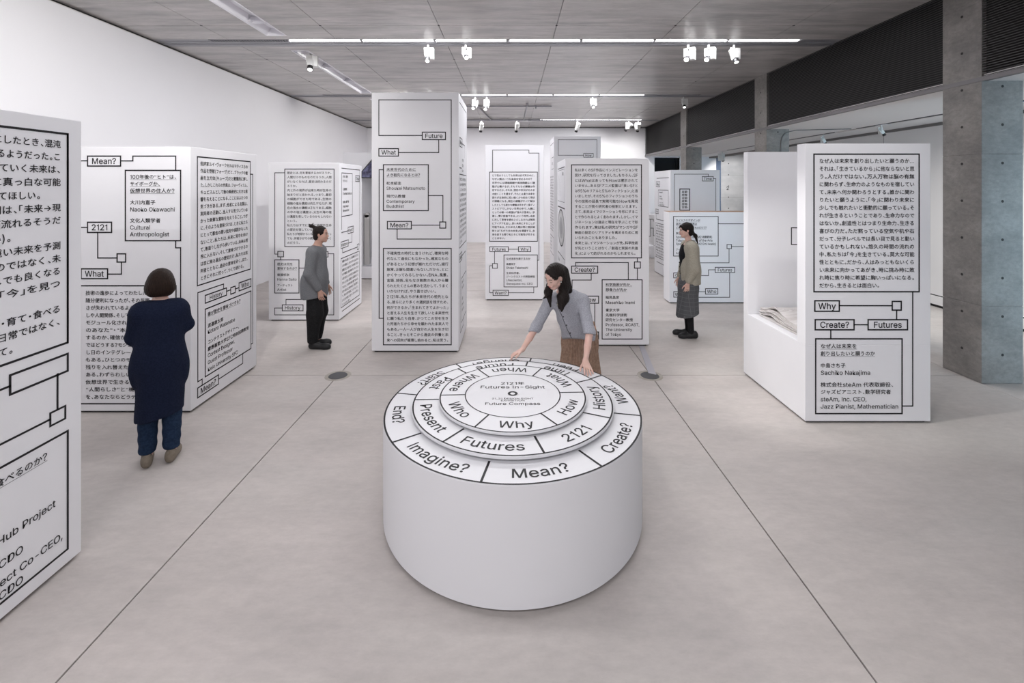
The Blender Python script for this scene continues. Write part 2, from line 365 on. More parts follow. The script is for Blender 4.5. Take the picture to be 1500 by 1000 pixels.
def glyphs(s, off=.006):
    """outline of one character: Latin in the Latin face, everything else in the built-in one"""
    key = (s, off)
    if key in GL: return GL[key]
    lat = ord(s[0]) < 0x250
    if s in ('1', 'I', 'l', '|') and FONT:
        if s == '1': v = np.array([(.150, 0), (.208, 0), (.208, .509), (.165, .509), (.150, .455), (.048, .415), (.048, .365), (.150, .385)]); f = [(0, 1, 2, 3, 4, 5, 6, 7)]
        else: v = np.array([(.062, 0), (.120, 0), (.120, .509 if s == 'I' else .53), (.062, .509 if s == 'I' else .53)]); f = [(0, 1, 2, 3)]
    else:
        c = bpy.data.curves.new('t', 'FONT'); c.body = s
        if FONT and lat: c.font = FONT
        c.resolution_u = 3 if lat else 2
        o = bpy.data.objects.new('t', c); COL.objects.link(o)
        bpy.context.view_layer.update()
        me = bpy.data.meshes.new_from_object(o.evaluated_get(bpy.context.evaluated_depsgraph_get()))
        v = np.empty(len(me.vertices)*3, 'f'); me.vertices.foreach_get('co', v); v = v.reshape(-1, 3)[:, :2].copy()
        f = [tuple(p.vertices) for p in me.polygons]
        bpy.data.meshes.remove(me); bpy.data.objects.remove(o); bpy.data.curves.remove(c)
        if len(v):                                                       # weld, so that only the outline is boundary
            r_ = np.round(v, 5); u, inv = np.unique(r_, axis=0, return_inverse=True); inv = inv.ravel(); v = u
            f = [tuple(int(inv[i]) for i in p) for p in f]; f = [p for p in f if len(set(p)) == len(p)]
    if off and len(v): v, f = thicken(v, f, off)
    GL[key] = (v, f); return GL[key]
_v, _ = glyphs('国', 0); CJC = (_v[:, 1].max()+_v[:, 1].min())/2; CJH = _v[:, 1].max()-_v[:, 1].min()
_v, _ = glyphs('H', 0); CAP = _v[:, 1].max(); _hx0, _hx1 = _v[:, 0].min(), _v[:, 0].max()
LATK = .84/CAP                                                            # Latin scale relative to the CJK em
CAPE = CAP*LATK                                                          # cap height in em
def _w(s):
    c = bpy.data.curves.new('t', 'FONT'); c.body = s; c.resolution_u = 1
    if FONT: c.font = FONT
    o = bpy.data.objects.new('t', c); COL.objects.link(o); bpy.context.view_layer.update(); x = o.dimensions.x
    bpy.data.objects.remove(o); bpy.data.curves.remove(c); return x
ADV = {'1': .275, 'I': .182, 'l': .182}
def adv(ch):
    if ch not in ADV: ADV[ch] = _w('H'+ch+'H')-_w('HH')
    return ADV[ch]
HALF = set('、。「」“”・()')
def layout(s, off=.008):
    """one line of mixed text -> verts (em = 1, y centred on the CJK body), faces, width"""
    V, F, x, n = [], [], 0.0, 0
    for ch in s:
        if ord(ch) < 0x250:
            if ch != ' ':
                v, f = glyphs(ch, off*.8)
                V.append(v*LATK + (x, -CAPE/2)); F += [tuple(k+n for k in q) for q in f]; n += len(v)
            x += adv(ch)*LATK; continue
        v, f = glyphs(ch, off*1.6)
        v = (v-(0, CJC)); a = 1.0
        if ch in HALF:
            a = .55; cx = (v[:, 0].min()+v[:, 0].max())/2; v = v + (.27-cx, 0)
        V.append(v + (x, 0)); F += [tuple(k+n for k in q) for q in f]; n += len(v); x += a
    return np.vstack(V), F, x

class Face:
    """a vertical face; px(x, y) -> (s, z) on the plane. n: 'F' faces the camera, 'R' faces +x, 'L' faces -x"""
    def __init__(s, kind, c, parent): s.kind = kind; s.c = c; s.parent = parent; s.lines = MB(); s.TV = []; s.TF = []; s.tn = 0; s.grey = MB()
    def px(s, x, y):
        Y = s.c if s.kind == 'F' else s.c*FOC/(x-750)
        z = CAMZ-(y-273)*Y/FOC
        X = (x-750)*Y/FOC
        return (X if s.kind == 'F' else (Y if s.kind == 'R' else -Y)), z
    def w(s, a, z, e=.0015):
        if s.kind == 'F': return (a, s.c-e, z)
        if s.kind == 'R': return (s.c+e, a, z)
        return (s.c-e, -a, z)
    def rect(s, a0, a1, z0, z1, mb=None, e=.0015):
        (mb or s.lines).quad(s.w(a0, z0, e), s.w(a1, z0, e), s.w(a1, z1, e), s.w(a0, z1, e))
    def seg(s, a0, z0, a1, z1, t=.014):
        h = t/2; s.rect(min(a0, a1)-h, max(a0, a1)+h, min(z0, z1)-h, max(z0, z1)+h)
    def boxm(s, a0, a1, zb, zt, t=.0130):
        s.seg(a0, zb, a1, zb, t); s.seg(a0, zt, a1, zt, t); s.seg(a0, zb+t, a0, zt-t, t); s.seg(a1, zb+t, a1, zt-t, t)
    def box(s, x0, yt, x1, yb, t=.0130):
        a0, zt = s.px(x0, yt); _, zb = s.px(x0, yb); a1, _ = s.px(x1, yb)
        s.boxm(a0, a1, zb, zt, t); return a0, a1, zb, zt
    def path(s, p, *steps, t=.0115):
        x, y = p; a, z = s.px(x, y)
        for d, q in steps:
            if d == 'h': b, _ = s.px(q, y); s.seg(a, z, b, z, t); a = b; x = q; y = s.yof(a, z)
            else: _, zz = s.px(x, q); s.seg(a, z, a, zz, t); z = zz; y = q
    def yof(s, a, z):
        Y = s.c if s.kind == 'F' else abs(a)
        return 273+(CAMZ-z)*FOC/Y
    def put(s, txt, a, z, em, width=None, align='l', off=.008, vc=None, ul=False):
        V, F, W = layout(txt, off)
        sx = em if width is None else width/W
        if vc == 'cap':
            mn, mxx = V[:, 0].min(), V[:, 0].max(); sx = em if width is None else width/(mxx-mn); V = V-(mn, 0); W = mxx-mn
        x0 = a if align == 'l' else (a-W*sx if align == 'r' else a-W*sx/2)
        P = [s.w(x0+v[0]*sx, z+v[1]*em, .002) for v in V]
        s.TV += P; s.TF += [tuple(k+s.tn for k in f) for f in F]; s.tn += len(P)
        if ul: s.rect(x0, x0+W*sx, z-em*.60, z-em*.555)
    def label(s, txt, x0, yt, x1, yb):
        a0, a1, zb, zt = s.box(x0, yt, x1, yb); h = zt-zb
        em = h*.58/CAPE
        V, F, W = layout(txt, .012); wd = (V[:, 0].max()-V[:, 0].min())*em
        lim = (a1-a0)-.30*h
        s.put(txt, (a0+a1)/2, (zb+zt)/2-.0*h, em, min(wd, lim) if wd > lim*.9 else wd, 'c', .012, 'cap')
    def qr(s, x0, yt, x1, yb): s.box(x0, yt, x1, yb, .013)
    def t(s, txt, x, y, x1=None, em=.0475, ul=False):
        a, z = s.px(x, y); wd = None
        if x1 is not None: wd = s.px(x1, y)[0]-a
        s.put(txt, a, z, em, wd, ul=ul)
    def para(s, rows, x0, y0, x1, y1, em=.0475, nrows=None):
        """rows of a paragraph; y0/y1 centre of the first/last row at x0; a row starting with ~ is not justified"""
        a0, z0 = s.px(x0, y0); _, z1 = s.px(x0, y1); a1, _ = s.px(x1, y0)
        n = (nrows or len(rows))-1
        for i, r in enumerate(rows):
            z = z0+(z1-z0)*i/n
            if not r: continue
            if r[0] == '~': s.put(r[1:], a0, z, em)
            else: s.put(r, a0, z, em, a1-a0)
    def done(s, lab=None):
        p = s.parent
        if s.lines.v: tag(wbuild(s.lines, 'line_diagram', M_ink, p), kind='stuff')
        if s.TV:
            mb = MB(); mb.v = s.TV; mb.f = s.TF; tag(wbuild(mb, 'lettering', M_ink, p), kind='stuff')

def tower(x0, x1, y0, y1, h, label, name='text_tower', group='square white text towers'):
    r = empty(name, ((x0+x1)/2, (y0+y1)/2, 0))
    wbuild(MB().box(x0, x1, y0, y1, .022, h), 'body', M_white, r, bevel=.004, seg=2)
    wbuild(MB().box(x0+.03, x1-.03, y0+.03, y1-.03, 0, .022), 'recessed_base', M_base, r)
    tag(r, label, 'display tower'); return r
DEP = 1.13

# --- tower cut by the left picture edge
r = tower(-3.81, -2.633, 1.62, 2.797, 2.648, 'nearest white text tower, cut off by the left picture edge')
F = Face('R', -2.633, r)
F.path((99, 196.4), ('v', 501)); a1, zt = F.px(99, 196.4); _, zb = F.px(100, 501); F.boxm(1.72, a1, zb, zt, .0125)
rows = ['わたしたちが初めて言葉にしたとき、混沌', 'とした世界に輪郭が生まれるようだった。こ', 'れからも人とともに生きていく未来は、', 'いつまでも誰かの手元に真っ白な可能', '~性をたずさえたものであってほしい。', 'ある研究者によれば時間は、「未来→現', '在→過去」という向きが流れるそうだ', '~(もちろん証明はできない)。', 'だからといってずっと遠い未来を予測', 'して待つことが大切なのではなく、未', '来のために目の前を少しでも良くなる', 'ように、ここにある「今」を見つ', '~めて味わうことだと思う。', '種をまき、手をうごかし・育て・食べる', 'という日々の営みを、非日常ではなく、', '~日常の中心にもって。']
z0, dz = 2.494, .0734
for i, t_ in enumerate(rows):
    if t_[0] == '~':
        rr = {4: 2.555, 7: 2.405, 12: 2.2, 15: 2.415}[i]; F.put(t_[1:], rr, z0-dz*i, .0475, None, 'r')
    else:
        F.put(t_, 2.668, z0-dz*i, .0475, 2.668-1.80, 'r')
F.boxm(F.px(14.5, 571)[0], a1, F.px(100, 542.4)[1], F.px(100, 517.4)[1], .0125)
_, zm = F.px(0, 571); F.seg(1.72, zm, F.px(14.5, 571)[0], zm, .0115)
F.path((84, 548), ('v', 599), t=.0115)
F.box(73.4, 605, 95.4, 624, .0115)
_, zm = F.px(73.4, 614); F.seg(1.72, zm, F.px(73.4, 600)[0], zm, .0115)
_, zt = F.px(100.4, 630); _, zb = F.px(101, 802); F.boxm(1.72, a1, zb, zt, .0125)
def rput(txt, x, y, ul=False, em=.0475): a, z = F.px(x, y); F.put(txt, a, z, em, None, 'r', ul=ul)
rput('なぜわたしたちは食べるのか?', 69, 667, True)
rput('Food Hub Project', 81, 736); rput('CFO & CDO', 34, 802); rput('Food Hub Project Co-CEO,', 92, 783); rput('Farm & CDO', 34, 846)
F.done()

# --- tower the woman in the navy coat reads
r = tower(-4.365, -3.19, 4.54, 5.71, 2.645, 'white text tower the woman in the navy coat is facing')
F = Face('F', 4.54, r)
F.label('Mean?', 128.4, 228.6, 176.8, 243.1); F.path((112, 235.5), ('h', 128.4)); F.path((176.8, 235.6), ('h', 194.8), ('v', 228.6), ('h', 257.5), ('v', 249.5))
F.box(183.8, 249.5, 264.7, 352.4)
F.t('100年後の“ヒト”は、', 190.4, 259, 259, ul=True); F.t('サイボーグか、', 190.4, 269.3, 235, ul=True); F.t('仮想世界の住人か?', 190.4, 279.4, 256, ul=True)
F.t('大川内直子', 190.4, 296.4, 228); F.t('Naoko Okawachi', 190.4, 306.6, 256.5); F.t('文化人類学者', 190.4, 323, 235.5); F.t('Cultural', 190.4, 333, 220.5); F.t('Anthropologist', 190.4, 343, 248)
F.label('2121', 128.4, 325.4, 163.6, 340.3); F.path((112, 333), ('h', 128.4)); F.path((143.3, 340.3), ('v', 377.7), ('h', 171.7)); F.qr(171.7, 371.6, 184.2, 383.7)
F.path((178, 383.7), ('v', 401.3), ('h', 157.8)); F.label('What', 119, 393.6, 157.8, 407.9)
F.path((257.5, 352.4), ('v', 362.8), ('h', 264.7), ('v', 566), ('h', 258))
F.box(116, 418.4, 258, 591)
F.para(['技術の進歩によってわたしたちの生活は', '随分便利になったが、その反面、人間らし', 'さが失われているような気もする。わた', 'しや人間関係、そしてテクノロジーまでが', 'モジュール化され、交換できる。“本来', 'のあなた”・“本当の自分”は存在', 'するのか、確信が持てないとしたら、', 'ではどうする?モジュールを集めて在り', 'し日のインテグレートした姿に戻る道', 'もある。ひとつのモジュールを残し、', '残りを入れ替えたサイボーグの道も', 'ある。わずらわしい肉体を手放して、', '仮想世界で生きるのもいいだろう。', '“人間らしさ”と“機能”のバランス', 'を、あなたならどうデザインするか。'], 125.5, 429, 251, 581)
F.done()
F = Face('R', -3.19, r)
F.box(289, 229.4, 366.4, 418.4)
F.para(['批評家ルイ・ヴォークセルはマティスらの', '作品を野獣(フォーヴ)だと、ブラックの絵', '画を立方体(キューブ)だと軽蔑的に評し', 'た。しかしこれらの作風は、フォーヴィスム、', 'キュビスムとして後の美術史に大きな影', '響を与えることになる。ここにはふたつの', '気づきがある。まず、他者による言葉は、', '実践者の活動に、当人すら気づいていな', 'かった新鮮な意味を与えうること。つぎ', 'に、そのような意味づけは、ときに私たち', 'にとって都合の悪い批判や誤読かもしれ', 'ないこと。私たちは、未来に背中を向け', 'て、後退りしながら歩いている。未来は視', '界に入らない。そして意味づけできるの', 'は目に映る過去の歴史だけ。私たちは批', '判者とともに、過去の意味を砕く。また、', '~ときにそれに抗って、つくり続ける。'], 293.2, 239.4, 362.8, 408)
F.path((366.6, 255), ('h', 370), ('v', 502.5), ('h', 368))
F.path((296, 562.8), ('v', 555), ('h', 289.6), ('v', 428.6), ('h', 327.4), ('v', 422))
F.label('History', 300.4, 432.6, 331.6, 444); F.path((331.6, 426.6), ('h', 337.8)); F.qr(337.8, 421.3, 344.4, 430.8); F.path((344.4, 423.2), ('h', 349.9)); F.label('Who', 349.9, 414.3, 367.5, 426)
F.box(300.4, 452.8, 367.5, 551.8)
for s_, y_, x_, u_ in (('誰が歴史を意味づけする?', 460.5, 352, 1), ('渡邉康太郎', 477.4, 327, 0), ('Kotaro Watanabe', 486.5, 344, 0), ('コンテクストデザイナー、', 501.6, 350, 0), ('慶應義塾大学SFC特別招聘教授', 511.7, 364, 0), ('Context Designer,', 521, 343.5, 0), ('Guest Professor', 531.3, 340.6, 0), ('Keio University SFC', 541.6, 348, 0)):
    F.t(s_, 304, y_, x_, ul=bool(u_))
F.path((355.4, 517.7), ('v', 532), ('h', 320)); F.label('Mean?', 289.4, 568.3, 320, 582.6)
F.done()

# --- tower behind the man
r = tower(-4.07, -2.888, 7.65, 7.65+DEP, 2.645, 'white text tower behind the man with the topknot')
F = Face('F', 7.65, r)
F.box(417.2, 247.6, 489.4, 361); F.path((417.2, 253), ('h', 402.6), ('v', 372), ('h', 407)); F.qr(407, 368, 415.4, 376); F.path((411, 376), ('v', 380.5)); F.box(402.5, 380.5, 438, 429)
for s_, y_, x_, u_ in (('歴史は何を', 386.6, 429, 1), ('意味するのか?', 393, 435, 1), ('齋藤帆奈', 402.4, 424, 0), ('Hanna Saito', 409, 434.7, 0), ('アーティスト', 417.8, 429, 0), ('Artist', 424, 419.5, 0)): F.t(s_, 406, y_, x_, ul=bool(u_))
F.path((438, 392.5), ('h', 461), ('v', 376)); F.label('Start?', 456, 368.3, 480.5, 376.3); F.path((480.5, 371.5), ('h', 489), ('v', 461), ('h', 402.5), ('v', 451), ('h', 413.6))
F.label('History', 413.6, 446.3, 444, 455); F.path((419, 446.5), ('v', 438.4), ('h', 470))
F.para(['歴史とは、何を意味するのだろうか。', '人間だけのものなのだろうか。人間', 'がいなくなれば、歴史は終わるのだ', '~ろうか。', '内と外の境界が出来た時が生命の', '始まりだと言われる。つまり、最初', 'の細胞ができた時である。生物の', '細胞の塩分濃度は約0.9%だが、現', '在の海水の濃度は3%である。細胞', 'の中の塩分濃度は、太古の海の塩', '分濃度を表しているのかもしれない', '~という。', '私たちはすでに身体に地球や生命', '~の歴史を宿している。', '私たちが地球からいなくなってしまっ', 'ても、何者かがその続きを紡いでゆく', '~のだろう。'], 420.6, 253.2, 485.8, 355.4)
F.done()
F = Face('R', -2.888, r)
Y0 = 7.65
F.boxm(Y0+.10, Y0+.62, 1.74, 2.48, .014)
for i, s_ in enumerate(('社会と歴史', 'をひもとく', '', '石倉敏明', 'Toshiaki Ishikura', '', '芸術人類学者', 'Folk Heart', 'Researcher')):
    if s_: F.put(s_, Y0+.16, 2.42-i*.073, .0475)
F.seg(Y0+.10, 2.56, Y0+1.02, 2.56); F.seg(Y0+1.02, 2.56, Y0+1.02, 1.14); F.label('Time', 520.6, 257.2, 526.4, 265.6)
F.seg(Y0+.10, 1.74, Y0+.10, 1.52); F.seg(Y0+.10, 1.47, Y0+.42, 1.47); F.boxm(Y0+.40, Y0+.68, 1.42, 1.53); F.put('Start?', Y0+.42, 1.475, .062, .24, vc='cap', off=.012)
F.boxm(Y0+.07, Y0+.42, 1.20, 1.31); F.put('History', Y0+.09, 1.255, .062, .31, vc='cap', off=.012); F.seg(Y0+.42, 1.25, Y0+.60, 1.25); F.seg(Y0+.6, 1.25, Y0+.6, 1.42); F.seg(Y0+.14, 1.20, Y0+.14, 1.12); F.seg(Y0+.14, 1.12, Y0+.9, 1.12); F.boxm(Y0+.88, Y0+.98, 1.07, 1.17)
F.boxm(Y0+.07, Y0+1.0, .20, 1.03)
for i, s_ in enumerate(('地層の中に眠っている記憶をたどると', '人々の暮らしがひろがり、はじめの', '風景が立ちあがる。その場所で生ま', 'れた物語は、語り継がれてゆくたび', 'に姿を変え、いまを生きる私たちの', '手もとに届く。歴史とは過去のこと', 'ではなく、未来を映す鏡でもある。', 'だから私は土地を歩き、耳を澄まし', 'て、声なき声を聴こうとする。そこ', 'から次の時代へ渡すべきものが見え', '~てくるのだと思う。')): F.put(s_.lstrip('~'), Y0+.12, .97-i*.0735, .0475, None if s_[0] == '~' else .82)
F.seg(Y0+.12, .13, Y0+1.02, .13)
F.done()

# --- tallest tower
r = tower(-1.902, -.724, 6.20, 6.20+DEP, 3.522, 'tallest white text tower, standing behind the round table')
F = Face('F', 6.20, r)
F.path((581.8, 335), ('v', 350), ('h', 661), ('v', 146.2), ('h', 555), ('v', 198.3), ('h', 618.6))
F.label('Future', 618.6, 193.5, 652.6, 204.4); F.path((642.7, 204.4), ('v', 223.3), ('h', 583.7)); F.label('What', 555, 217.6, 583.7, 228.6)
F.box(561.7, 241.2, 627.4, 308.4)
for s_, y_, x_, u_ in (('未来世代のために', 248.3, 609.5, 1), ('よき祖先になるとは?', 256.2, 615.4, 1), ('松本紹圭', 268.3, 588, 0), ('Shoukei Matsumoto', 275.6, 623, 0), ('現代仏教僧', 287.4, 594, 0), ('Contemporary', 294.8, 607.5, 0), ('Buddhist', 302, 591.7, 0)): F.t(s_, 566, y_, x_, ul=bool(u_))
F.path((561.7, 248.5), ('h', 555.4), ('v', 466), ('h', 561.7)); F.path((627.4, 286.3), ('h', 648.8), ('v', 325)); F.qr(644.2, 325, 653, 334)
F.label('Mean?', 567.5, 324.2, 602.6, 335.1); F.path((602.6, 329.7), ('h', 644.2)); F.box(561.7, 363.7, 661, 504.8)
F.para(['不確実性の時代と言うけれど、確実な時', '代なんて過去にもなかった。確実なもの', 'があるという幻想が崩れただけだ。諸行', '無常。正解も間違いもない。だから、とに', 'かくやってみるしかない。DNA、風景、', '言語、技術。名もなき無数の先人から贈', 'られたたくさんの恵みを活かして、うまく', '~いかなければ、やり直せばいい。', '2121年、私たちが未来世代の祖先とな', 'る。彼らにより多くの選択肢を残すため、', '何ができるか。「生まれてきてよかった」', 'と言える人生を生きて欲しいと未来世代', 'に願う私たち自身、かつてこの世を生き', 'た死者たちから幸せを願われた未来人で', 'もある。一人一人が自分の人生を生き切', 'ること、きっとそこから過去の供養と未', '来への回向が循環し始めると、私は思う。'], 566.5, 370.8, 657, 498)
F.done()
F = Face('R', -.724, r)
Y0 = 6.20
def side_std(F, Y0, top, texts, tlab, names, flip=False):
    """usual layout of a narrow side seen at a glancing angle"""
    g = (lambda a: a) if not flip else (lambda a: a)
    F.seg(Y0+.10, top, Y0+1.03, top); F.seg(Y0+1.03, top, Y0+1.03, top-.45)
    F.boxm(Y0+.12, Y0+.45, top-.60, top-.48); F.put(tlab, Y0+.14, top-.54, .065, .29, vc='cap', off=.012)
    F.seg(Y0+.45, top-.54, Y0+.8, top-.54); F.seg(Y0+.8, top-.54, Y0+.8, top-.72)
    for i, s_ in enumerate(names): F.put(s_, Y0+.42, top-.78-i*.075, .0475)
    F.seg(Y0+.10, top-.90, Y0+.35, top-.90)
r2 = 3.41
side_std(F, Y0, r2, None, 'Why', ['未来を問う', '石黒浩太', 'Author'])
F.boxm(Y0+.10, Y0+1.03, 1.40, 2.42)
for i, s_ in enumerate(('誰も見たことのない景色を描くとき', '人はいつも過去の記憶を手がかりに', 'して、そこから少しだけ遠くへ向か', 'う。道具や言葉や歌は、そのための', '橋のようなものだと思う。橋をかけ', 'る人がいて、渡る人がいる。百年後', 'の誰かがその橋を渡るとき、向こう', '岸にはどんな風が吹いているのか。', 'それを想像することが、いまを生き', 'るわたしたちの楽しみでもあり責任', 'でもある。だから問いつづける。未', '来とはどこにあるのか。答えはまだ', '~どこにもない。')): F.put(s_.lstrip('~'), Y0+.15, 2.35-i*.0735, .0475, None if s_[0] == '~' else .84)
F.boxm(Y0+.10, Y0+.42, 1.20, 1.31); F.put('Create?', Y0+.12, 1.255, .062, .28, vc='cap', off=.012); F.seg(Y0+.42, 1.25, Y0+.9, 1.25); F.seg(Y0+.9, 1.25, Y0+.9, .95)
F.boxm(Y0+.35, Y0+.98, .30, .93)
for i, s_ in enumerate(('橋の向こうに', '何があるのか', '', '小説家', 'Novelist,', 'Professor')): F.put(s_, Y0+.40, .86-i*.08, .0475) if s_ else None
F.seg(Y0+.2, 1.2, Y0+.2, .2); F.seg(Y0+.2, .2, Y0+.6, .2); F.seg(Y0+.6, .2, Y0+.6, .3)
F.done()

# --- tower marked Want?
r = tower(-.526, .627, 9.03, 9.03+DEP, 3.066, 'white text tower marked Want? between the tallest tower and the leaning woman')
F = Face('F', 9.03, r)
F.path((721.6, 252), ('v', 219.8), ('h', 774.8), ('v', 224.2), ('h', 789.4), ('v', 381), ('h', 787.2)); F.box(717.2, 252, 787.2, 353.3)
F.label('Futures', 717.4, 361.3, 744.6, 368.4); F.path((744.6, 364.9), ('h', 759.5)); F.label('Why', 759.5, 361.3, 777.4, 368.4); F.path((724.4, 368.2), ('v', 385.8)); F.qr(721.4, 385.8, 728.4, 392.8)
F.path((721.4, 389), ('h', 717.4), ('v', 428.6), ('h', 722.2)); F.label('Want?', 722.2, 425, 744.6, 432.6); F.path((744.6, 428.6), ('h', 781.9), ('v', 420)); F.box(738.2, 373.2, 787.2, 420)
for s_, y_, x_, u_ in (('なぜ未来を欲するのか', 378.8, 777, 1), ('高橋祥子', 386.8, 755, 0), ('Shoko Takahashi', 392, 773.5, 0), ('生命科学者、', 399.8, 762, 0), ('ジーンクエスト代表取締役', 405, 783.7, 0), ('Lifescientist,', 410.2, 765, 0), ('Genequest Inc. CEO', 415.4, 780.5, 0)): F.t(s_, 741.5, y_, x_, ul=bool(u_))
F.para(['どう抗おうとしても未来は必ず来るのに、', '~なぜ人類はいつも未来を求めるのか?', '世界中には環境問題や貧困問題など課', '題が山積するが、そもそもなぜ課題は存', '在するのか。それは、現在の状況がそのま', 'ま続くことを望まず、それとは違う未来を', '我々が主体的に思い描くから初めて現状', 'が課題になる。現在の課題がすべて解決', 'したとしても新たな課題は尽きず一見ディ', 'ストピアでしかない世界の中で、人類に', 'とっての唯一の希望は「我々が思考し、学', '習し、常に前進できる」という知性。未来', 'に対して思考を諦めさえしなければ無限', 'にアイデアを出し、良い未来にすることが', '可能である。それゆえ人類は常に現状維', '持とは「ちがう方の未来」を渇望する。未', '来を欲する限り私たちに可能性が尽きる', '~ことはない。'], 720.7, 256.9, 783.6, 348.8)
F.done()

# --- tower with the SF text
r = tower(.752, 1.93, 6.44, 6.44+DEP, 2.645, 'white text tower right behind the leaning woman, with an oval drawing on its narrow side')
F = Face('F', 6.44, r)
F.box(837.2, 241.4, 939.6, 377.6); F.path((933.6, 377.6), ('v', 383.5)); F.qr(929.3, 383.5, 938, 392.5); F.path((933.6, 392.5), ('v', 409.6))
F.label('Create?', 837.3, 389.6, 875.5, 400); F.path((843.2, 389.6), ('v', 384.3), ('h', 920.3), ('v', 409.6)); F.path((866, 400), ('v', 410), ('h', 838), ('v', 438.5), ('h', 852.3))
F.label('How', 852.3, 433.6, 876.8, 444); F.path((871.2, 444), ('v', 486)); F.label('Future', 840, 486, 876.8, 496.3); F.box(882, 409.6, 940.5, 496.3)
for s_, y_, x_, u_ in (('科学技術が先か、', 416.8, 925.6, 1), ('想像力が先か', 424.3, 918.4, 1), ('稲見昌彦', 435.5, 907, 0), ('Masahiko Inami', 442.9, 930, 0), ('東京大学', 454.1, 907.5, 0), ('先端科学技術', 461.3, 918.7, 0), ('研究センター教授', 468.4, 927, 0), ('Professor, RCAST,', 475.4, 936.8, 0), ('The University', 482.6, 926, 0), ('of Tokyo', 489.6, 910, 0)): F.t(s_, 886.9, y_, x_, ul=bool(u_))
F.para(['私は多くのSF作品にインスピレーションを', '受け、研究を行ってきました。もちろん、SF', 'にはWhatはあってもHowは提示されて', 'いません。あるSFアニメ監督は「良いSFと', 'は95%のリアルと5%のフィクション」と言', 'いましたが、その5%のフィクションのうち', '今の技術の延長で実現可能なHowを発見', '~することが我々研究者の役割といえます。', 'さて、未来はイマジネーションを形にするこ', 'とで作られるとよく言われます。しかし、イマ', 'ジネーションは過去と現在を学ぶことで形', '作られます。実は私の研究がマンガやSF', '映画の設定のリアリティを高めるために用', '~いられたこともありました。', '未来とは、イマジネーションが先、科学技術', 'が先ということはなく、「創造と実装の共進', '~化」によって紡がれるのかもしれません。'], 841.8, 249, 934.6, 371)
F.done()
F = Face('L', .752, r)          # s = -Y; from far (left) to near (right)
A0 = -(6.44+DEP); A1 = -6.44
F.seg(A0+.1, 2.53, A1-.1, 2.53); F.boxm(A0+.1, A1-.12, 2.02, 2.50, .006); F.seg(A0+.1, 1.93, A1-.08, 1.93, .018)
F.put('What', A1-.42, 2.44, .06, .2, vc='cap')
for i in range(3): F.seg(A0+.2+i*.12, 2.1, A0+.2+i*.12, 2.42-i*.05, .006)
F.boxm(A0+.12, A1-.1, .92, 1.20); F.put('Now', A0+.2, 1.1, .07); F.boxm(A0+.3, A1-.2, .30, .80)
for k in range(7): F.seg(A0+.38, .72-k*.06, A1-.3, .72-k*.06, .012)
F.done()
def ell(F, ac, zc, ra, rz, ra2, rz2, e, name, m, n=64):
    mb = MB(); vs = []
    for i in range(n):
        c, s_ = math.cos(2*PI*i/n), math.sin(2*PI*i/n)
        vs += [F.w(ac+ra*c, zc+rz*s_, e), F.w(ac+ra2*c, zc+rz2*s_, e)]
    mb.add(vs, [(2*i, 2*((i+1) % n), 2*((i+1) % n)+1, 2*i+1) for i in range(n)]); return wbuild(mb, name, m, F.parent)
ac = (A0+A1)/2
ell(F, ac, 1.62, .44, .285, .41, .262, .002, 'oval_outline', M_ink)
ell(F, ac, 1.62, .41, .262, .36, .225, .002, 'oval_shade', mat('tint1', (.50, .50, .50), .6))
ell(F, ac, 1.62, .36, .225, .27, .165, .002, 'oval_shade', mat('tint2', (.62, .62, .62), .6))
ell(F, ac, 1.62, .27, .165, .17, .10, .002, 'oval_shade', mat('tint3', (.44, .44, .45), .6))
ell(F, ac, 1.62, .17, .10, .001, .001, .002, 'oval_shade', mat('tint4', (.36, .36, .37), .6))

# --- tower marked How, behind
r = tower(1.054, 2.232, 11.5, 11.5+DEP, 3.513, 'tall white tower marked How, half hidden behind the tower with the oval drawing')
F = Face('F', 11.5, r)
F.label('How', 855, 224.6, 869, 230.2); F.path((874.4, 300), ('v', 204.6), ('h', 817.6), ('v', 227.3), ('h', 855)); F.box(820, 240, 872, 300)
F.done()
F = Face('L', 1.054, r); A0 = -(11.5+DEP); A1 = -11.5
F.seg(A0+.1, 3.36, A1-.1, 3.36); F.boxm(A0+.5, A1-.1, 2.7, 3.0)
F.put('Past', A0+.6, 2.85, .09)
for k in range(20): F.put(('未来を考えることはいまを生きる', '人々の声をあつめて次の問いへと', 'つなげてゆく営みのことである。')[k % 3], A0+.12, 2.5-k*.073, .0475, .9)
F.boxm(A0+.1, A1-.1, .5, .95)
for k in range(4): F.put('未来の手ざわり', A0+.2, .87-k*.09, .0475)
F.done()

# --- tower marked Time
r = tower(3.765, 4.935, 10.86, 10.86+DEP+.1, 2.64, 'white tower marked Time, behind the low white partition')
F = Face('F', 10.86, r)
F.path((987.5, 340), ('v', 255), ('h', 1037.5), ('v', 258.5)); F.label('Time', 1028.7, 258.5, 1044.8, 265); F.path((1044.8, 261.5), ('h', 1048.5), ('v', 340))
F.box(995.8, 276.8, 1010.3, 307.8, .02)
for i, s_ in enumerate(('産業・', '感情・', '言語・', '産業・', '感情・', '言語・')): F.t(s_, 998.6, 281+i*4.5, 1008.6, .062)
F.done()
F = Face('L', 3.765, r); A0 = -(10.86+DEP+.1); A1 = -10.86
F.seg(A0+.2, 2.46, A1-.12, 2.46); F.boxm(A0+.15, A0+.45, 2.24, 2.37); F.put('What', A0+.18, 2.305, .07, .24, vc='cap')
F.boxm(A0+.32, A1-.15, 1.75, 2.16)
for i, s_ in enumerate(('時間とは何か?', '', '佐々木集', 'Shu Sasaki', '', 'クリエイティブ', 'Creative Director')):
    if s_: F.put(s_, A0+.40, 2.10-i*.052, .042)
